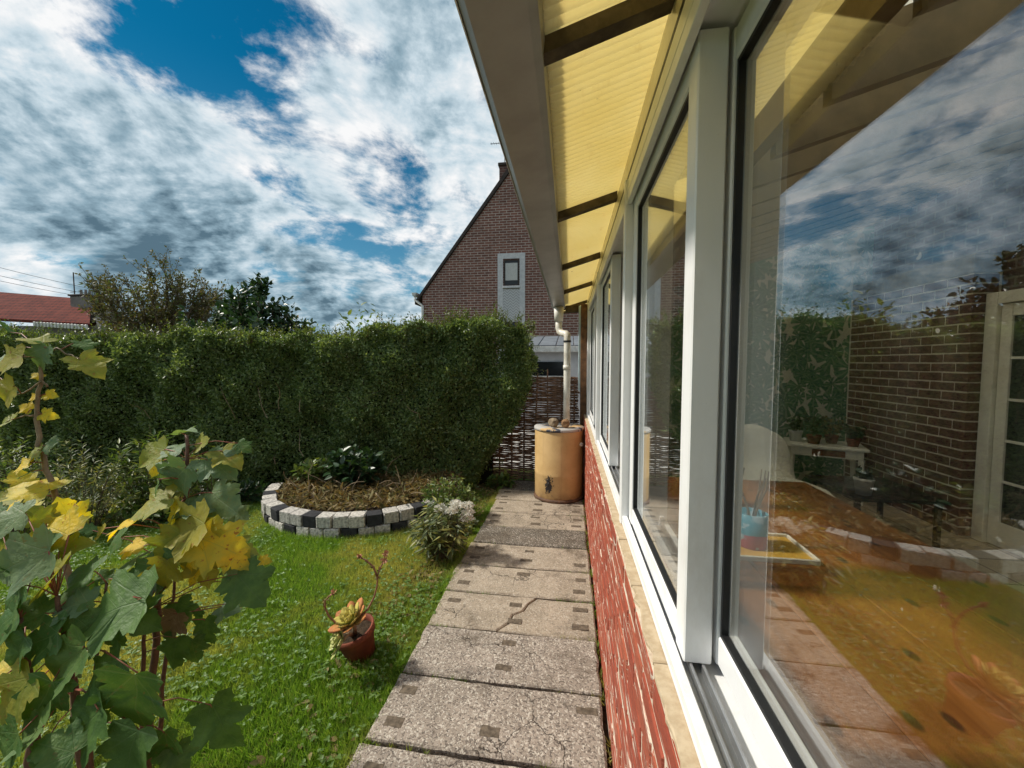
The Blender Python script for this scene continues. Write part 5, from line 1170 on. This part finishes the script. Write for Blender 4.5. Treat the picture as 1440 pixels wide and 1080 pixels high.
# white plant table with pots
PTB = empty('plant_table', (3.02, 5.15, .02), 'small white wooden table crowded with potted plants in the corner', 'table')
TM = Matrix.Translation((2.98, 5.08, .02)) @ Matrix.Rotation(R(-22), 4, 'Z')
MB().box((-.37, -.24, .60), (.37, .24, .63), .005, M=TM).build('tabletop', M_DOORW, PTB)
MB().box((-.33, -.205, .50), (.33, .205, .5995), .004, M=TM).build('apron', M_DOORW, PTB)
MB().box((-.13, -.2085, .515), (.17, -.2055, .585), .001, M=TM).build('drawer_front', M_TERRA, PTB)
for sx in (-1, 1):
    for sy in (-1, 1): MB().tube([TM @ Vector((sx * .315, sy * .185, .5)), TM @ Vector((sx * .325, sy * .20, 0))], [.036, .022], 4).build('leg', M_DOORW, PTB)
M_WPOT = simple('white_ceramic', (.60, .60, .58), (.5, .5, .48), 10, .35)
def potplant(c, r_, h, m, label, leafm=L_MIX, ph_=.2, nst=14):
    T_ = empty('potted_plant', c, label, 'potted plant', 'potted plants in the conservatory')
    MB().lathe([(0, 0), (r_ * .72, 0), (r_ * .95, h * .85), (r_, h * .86), (r_, h), (r_ * .88, h), (r_ * .85, h * .85), (0, h * .84)], 20, M=Matrix.Translation(c)).build('pot', m, T_, True)
    b = MB(); C = []; T = []; c = Vector(c)
    for i in range(nst):
        a = random.uniform(0, 6.28); q0_ = c + Vector((0, 0, h * .8)); q1_ = q0_ + Vector((math.cos(a) * ph_ * .5, math.sin(a) * ph_ * .5, ph_ * random.uniform(.5, 1))); b.tube([q0_, q0_.lerp(q1_, .5) + Vector((0, 0, .02)), q1_], .002, 4, cap=False)
        for k in range(8): C.append(q0_.lerp(q1_, .3 + .7 * random.random())); T.append(Vector(rng.normal(size=3)))
    b.build('stems', M_TWIG, T_); leafcloud('foliage', np.array(C), np.array(T), rdir(len(C)) + np.array([0, 0, .8]), rng.uniform(.03, .065, len(C)), leafm, 'ovate', T_)['kind'] = 'stuff'
def onT(x, y): q = TM @ Vector((x, y, .631)); return (q.x, q.y, q.z - .002)
potplant(onT(-.27, .0), .075, .13, M_WPOT, 'white pot at the left end of the white plant table', L_LAUREL, .22)
potplant(onT(-.10, -.08), .075, .10, M_TERRA, 'terracotta pot next to the white pot on the white plant table', L_LAUREL, .25)
potplant(onT(.08, .03), .070, .10, M_TERRA, 'terracotta pot in the middle of the white plant table', L_DRY, .25)
potplant(onT(.26, -.06), .065, .09, M_TERRA, 'terracotta pot at the brick wall end of the white plant table', L_LAUREL, .18)
LT = empty('low_table', (2.78, 4.2, .02), 'low black table holding a white pot beside the brick wall', 'table')
M_BLACK = simple('black_lacquer', (.012, .013, .013), (.02, .02, .02), 8, .12, .5)
MB().box((2.45, 3.72, .40), (3.18, 4.45, .43), .004).build('tabletop', M_BLACK, LT)
for x in (2.49, 3.11):
    for y in (3.76, 4.38): MB().box((x, y, .02), (x + .035, y + .035, .3995)).build('leg', M_BLACK, LT)
pq = gpix(1194, 707, .43); potplant((min(max(pq.x, 2.6), 3.05), min(max(pq.y, 3.85), 4.35), .429), .075, .15, M_WPOT, 'round white pot on the low black table', L_IVY, .10, 10)
# tray with a painted tin of twigs on the table
tq = gpix(1068, 768, .78)
TR = empty('tray', (tq.x, tq.y, .77), 'yellow tray with white rim on the table beside the window frame', 'tray')
M_TRAY = simple('yellow_tray', (.60, .36, .06), (.50, .28, .05), 8, .3); 
MB().box((tq.x - .17, tq.y - .12, .7695), (tq.x + .17, tq.y + .12, .780), .006).build('base', M_TRAY, TR)
b = MB()
for (x0, x1, y0, y1) in ((-.175, .175, -.130, -.1205), (-.175, .175, .1205, .130), (-.180, -.1705, -.12, .12), (.1705, .180, -.12, .12)): b.box((tq.x + x0, tq.y + y0, .7695), (tq.x + x1, tq.y + y1, .792), .003)
b.build('rim', M_DOORW, TR)['kind'] = 'stuff'
def m_tin():
    m, t, o = mat('painted_tin'); P = t.geo('Position'); s_ = t.sep(P)
    c = t.mix(t.ss(t.m('ADD', s_[2], t.m('MULTIPLY', t.noise(P, 12, 3), .05)), .865, .872), (.36, .045, .07), (.06, .26, .36)); c = t.mix(t.ss(t.noise(P, 22, 3), .55, .6), c, (.30, .42, .50)); t.l.new(bsdf(t, c, .35, .5), o.inputs[0]); return m
TN = empty('painted_tin', (tq.x - .03, tq.y + .01, .779), 'blue and red painted tin holding bare twigs on the yellow tray', 'tin')
MB().lathe([(0, 0), (.058, 0), (.062, .004), (.062, .15), (.058, .152), (.056, .01), (0, .01)], 24, M=Matrix.Translation((tq.x - .03, tq.y + .01, .7795))).build('can', m_tin(), TN, True)
for i in range(5):
    a = random.uniform(0, 6.28); q = Vector((tq.x - .03, tq.y + .01, .79)); MB().tube([q, q + Vector((.02 * math.cos(a), .02 * math.sin(a), .14)), q + Vector((.07 * math.cos(a), .07 * math.sin(a), .24)), q + Vector((.06 * math.cos(a) + .02, .09 * math.sin(a), .32))], [.006, .005, .004, .003], 5).build('twig', M_TWIG, TN)
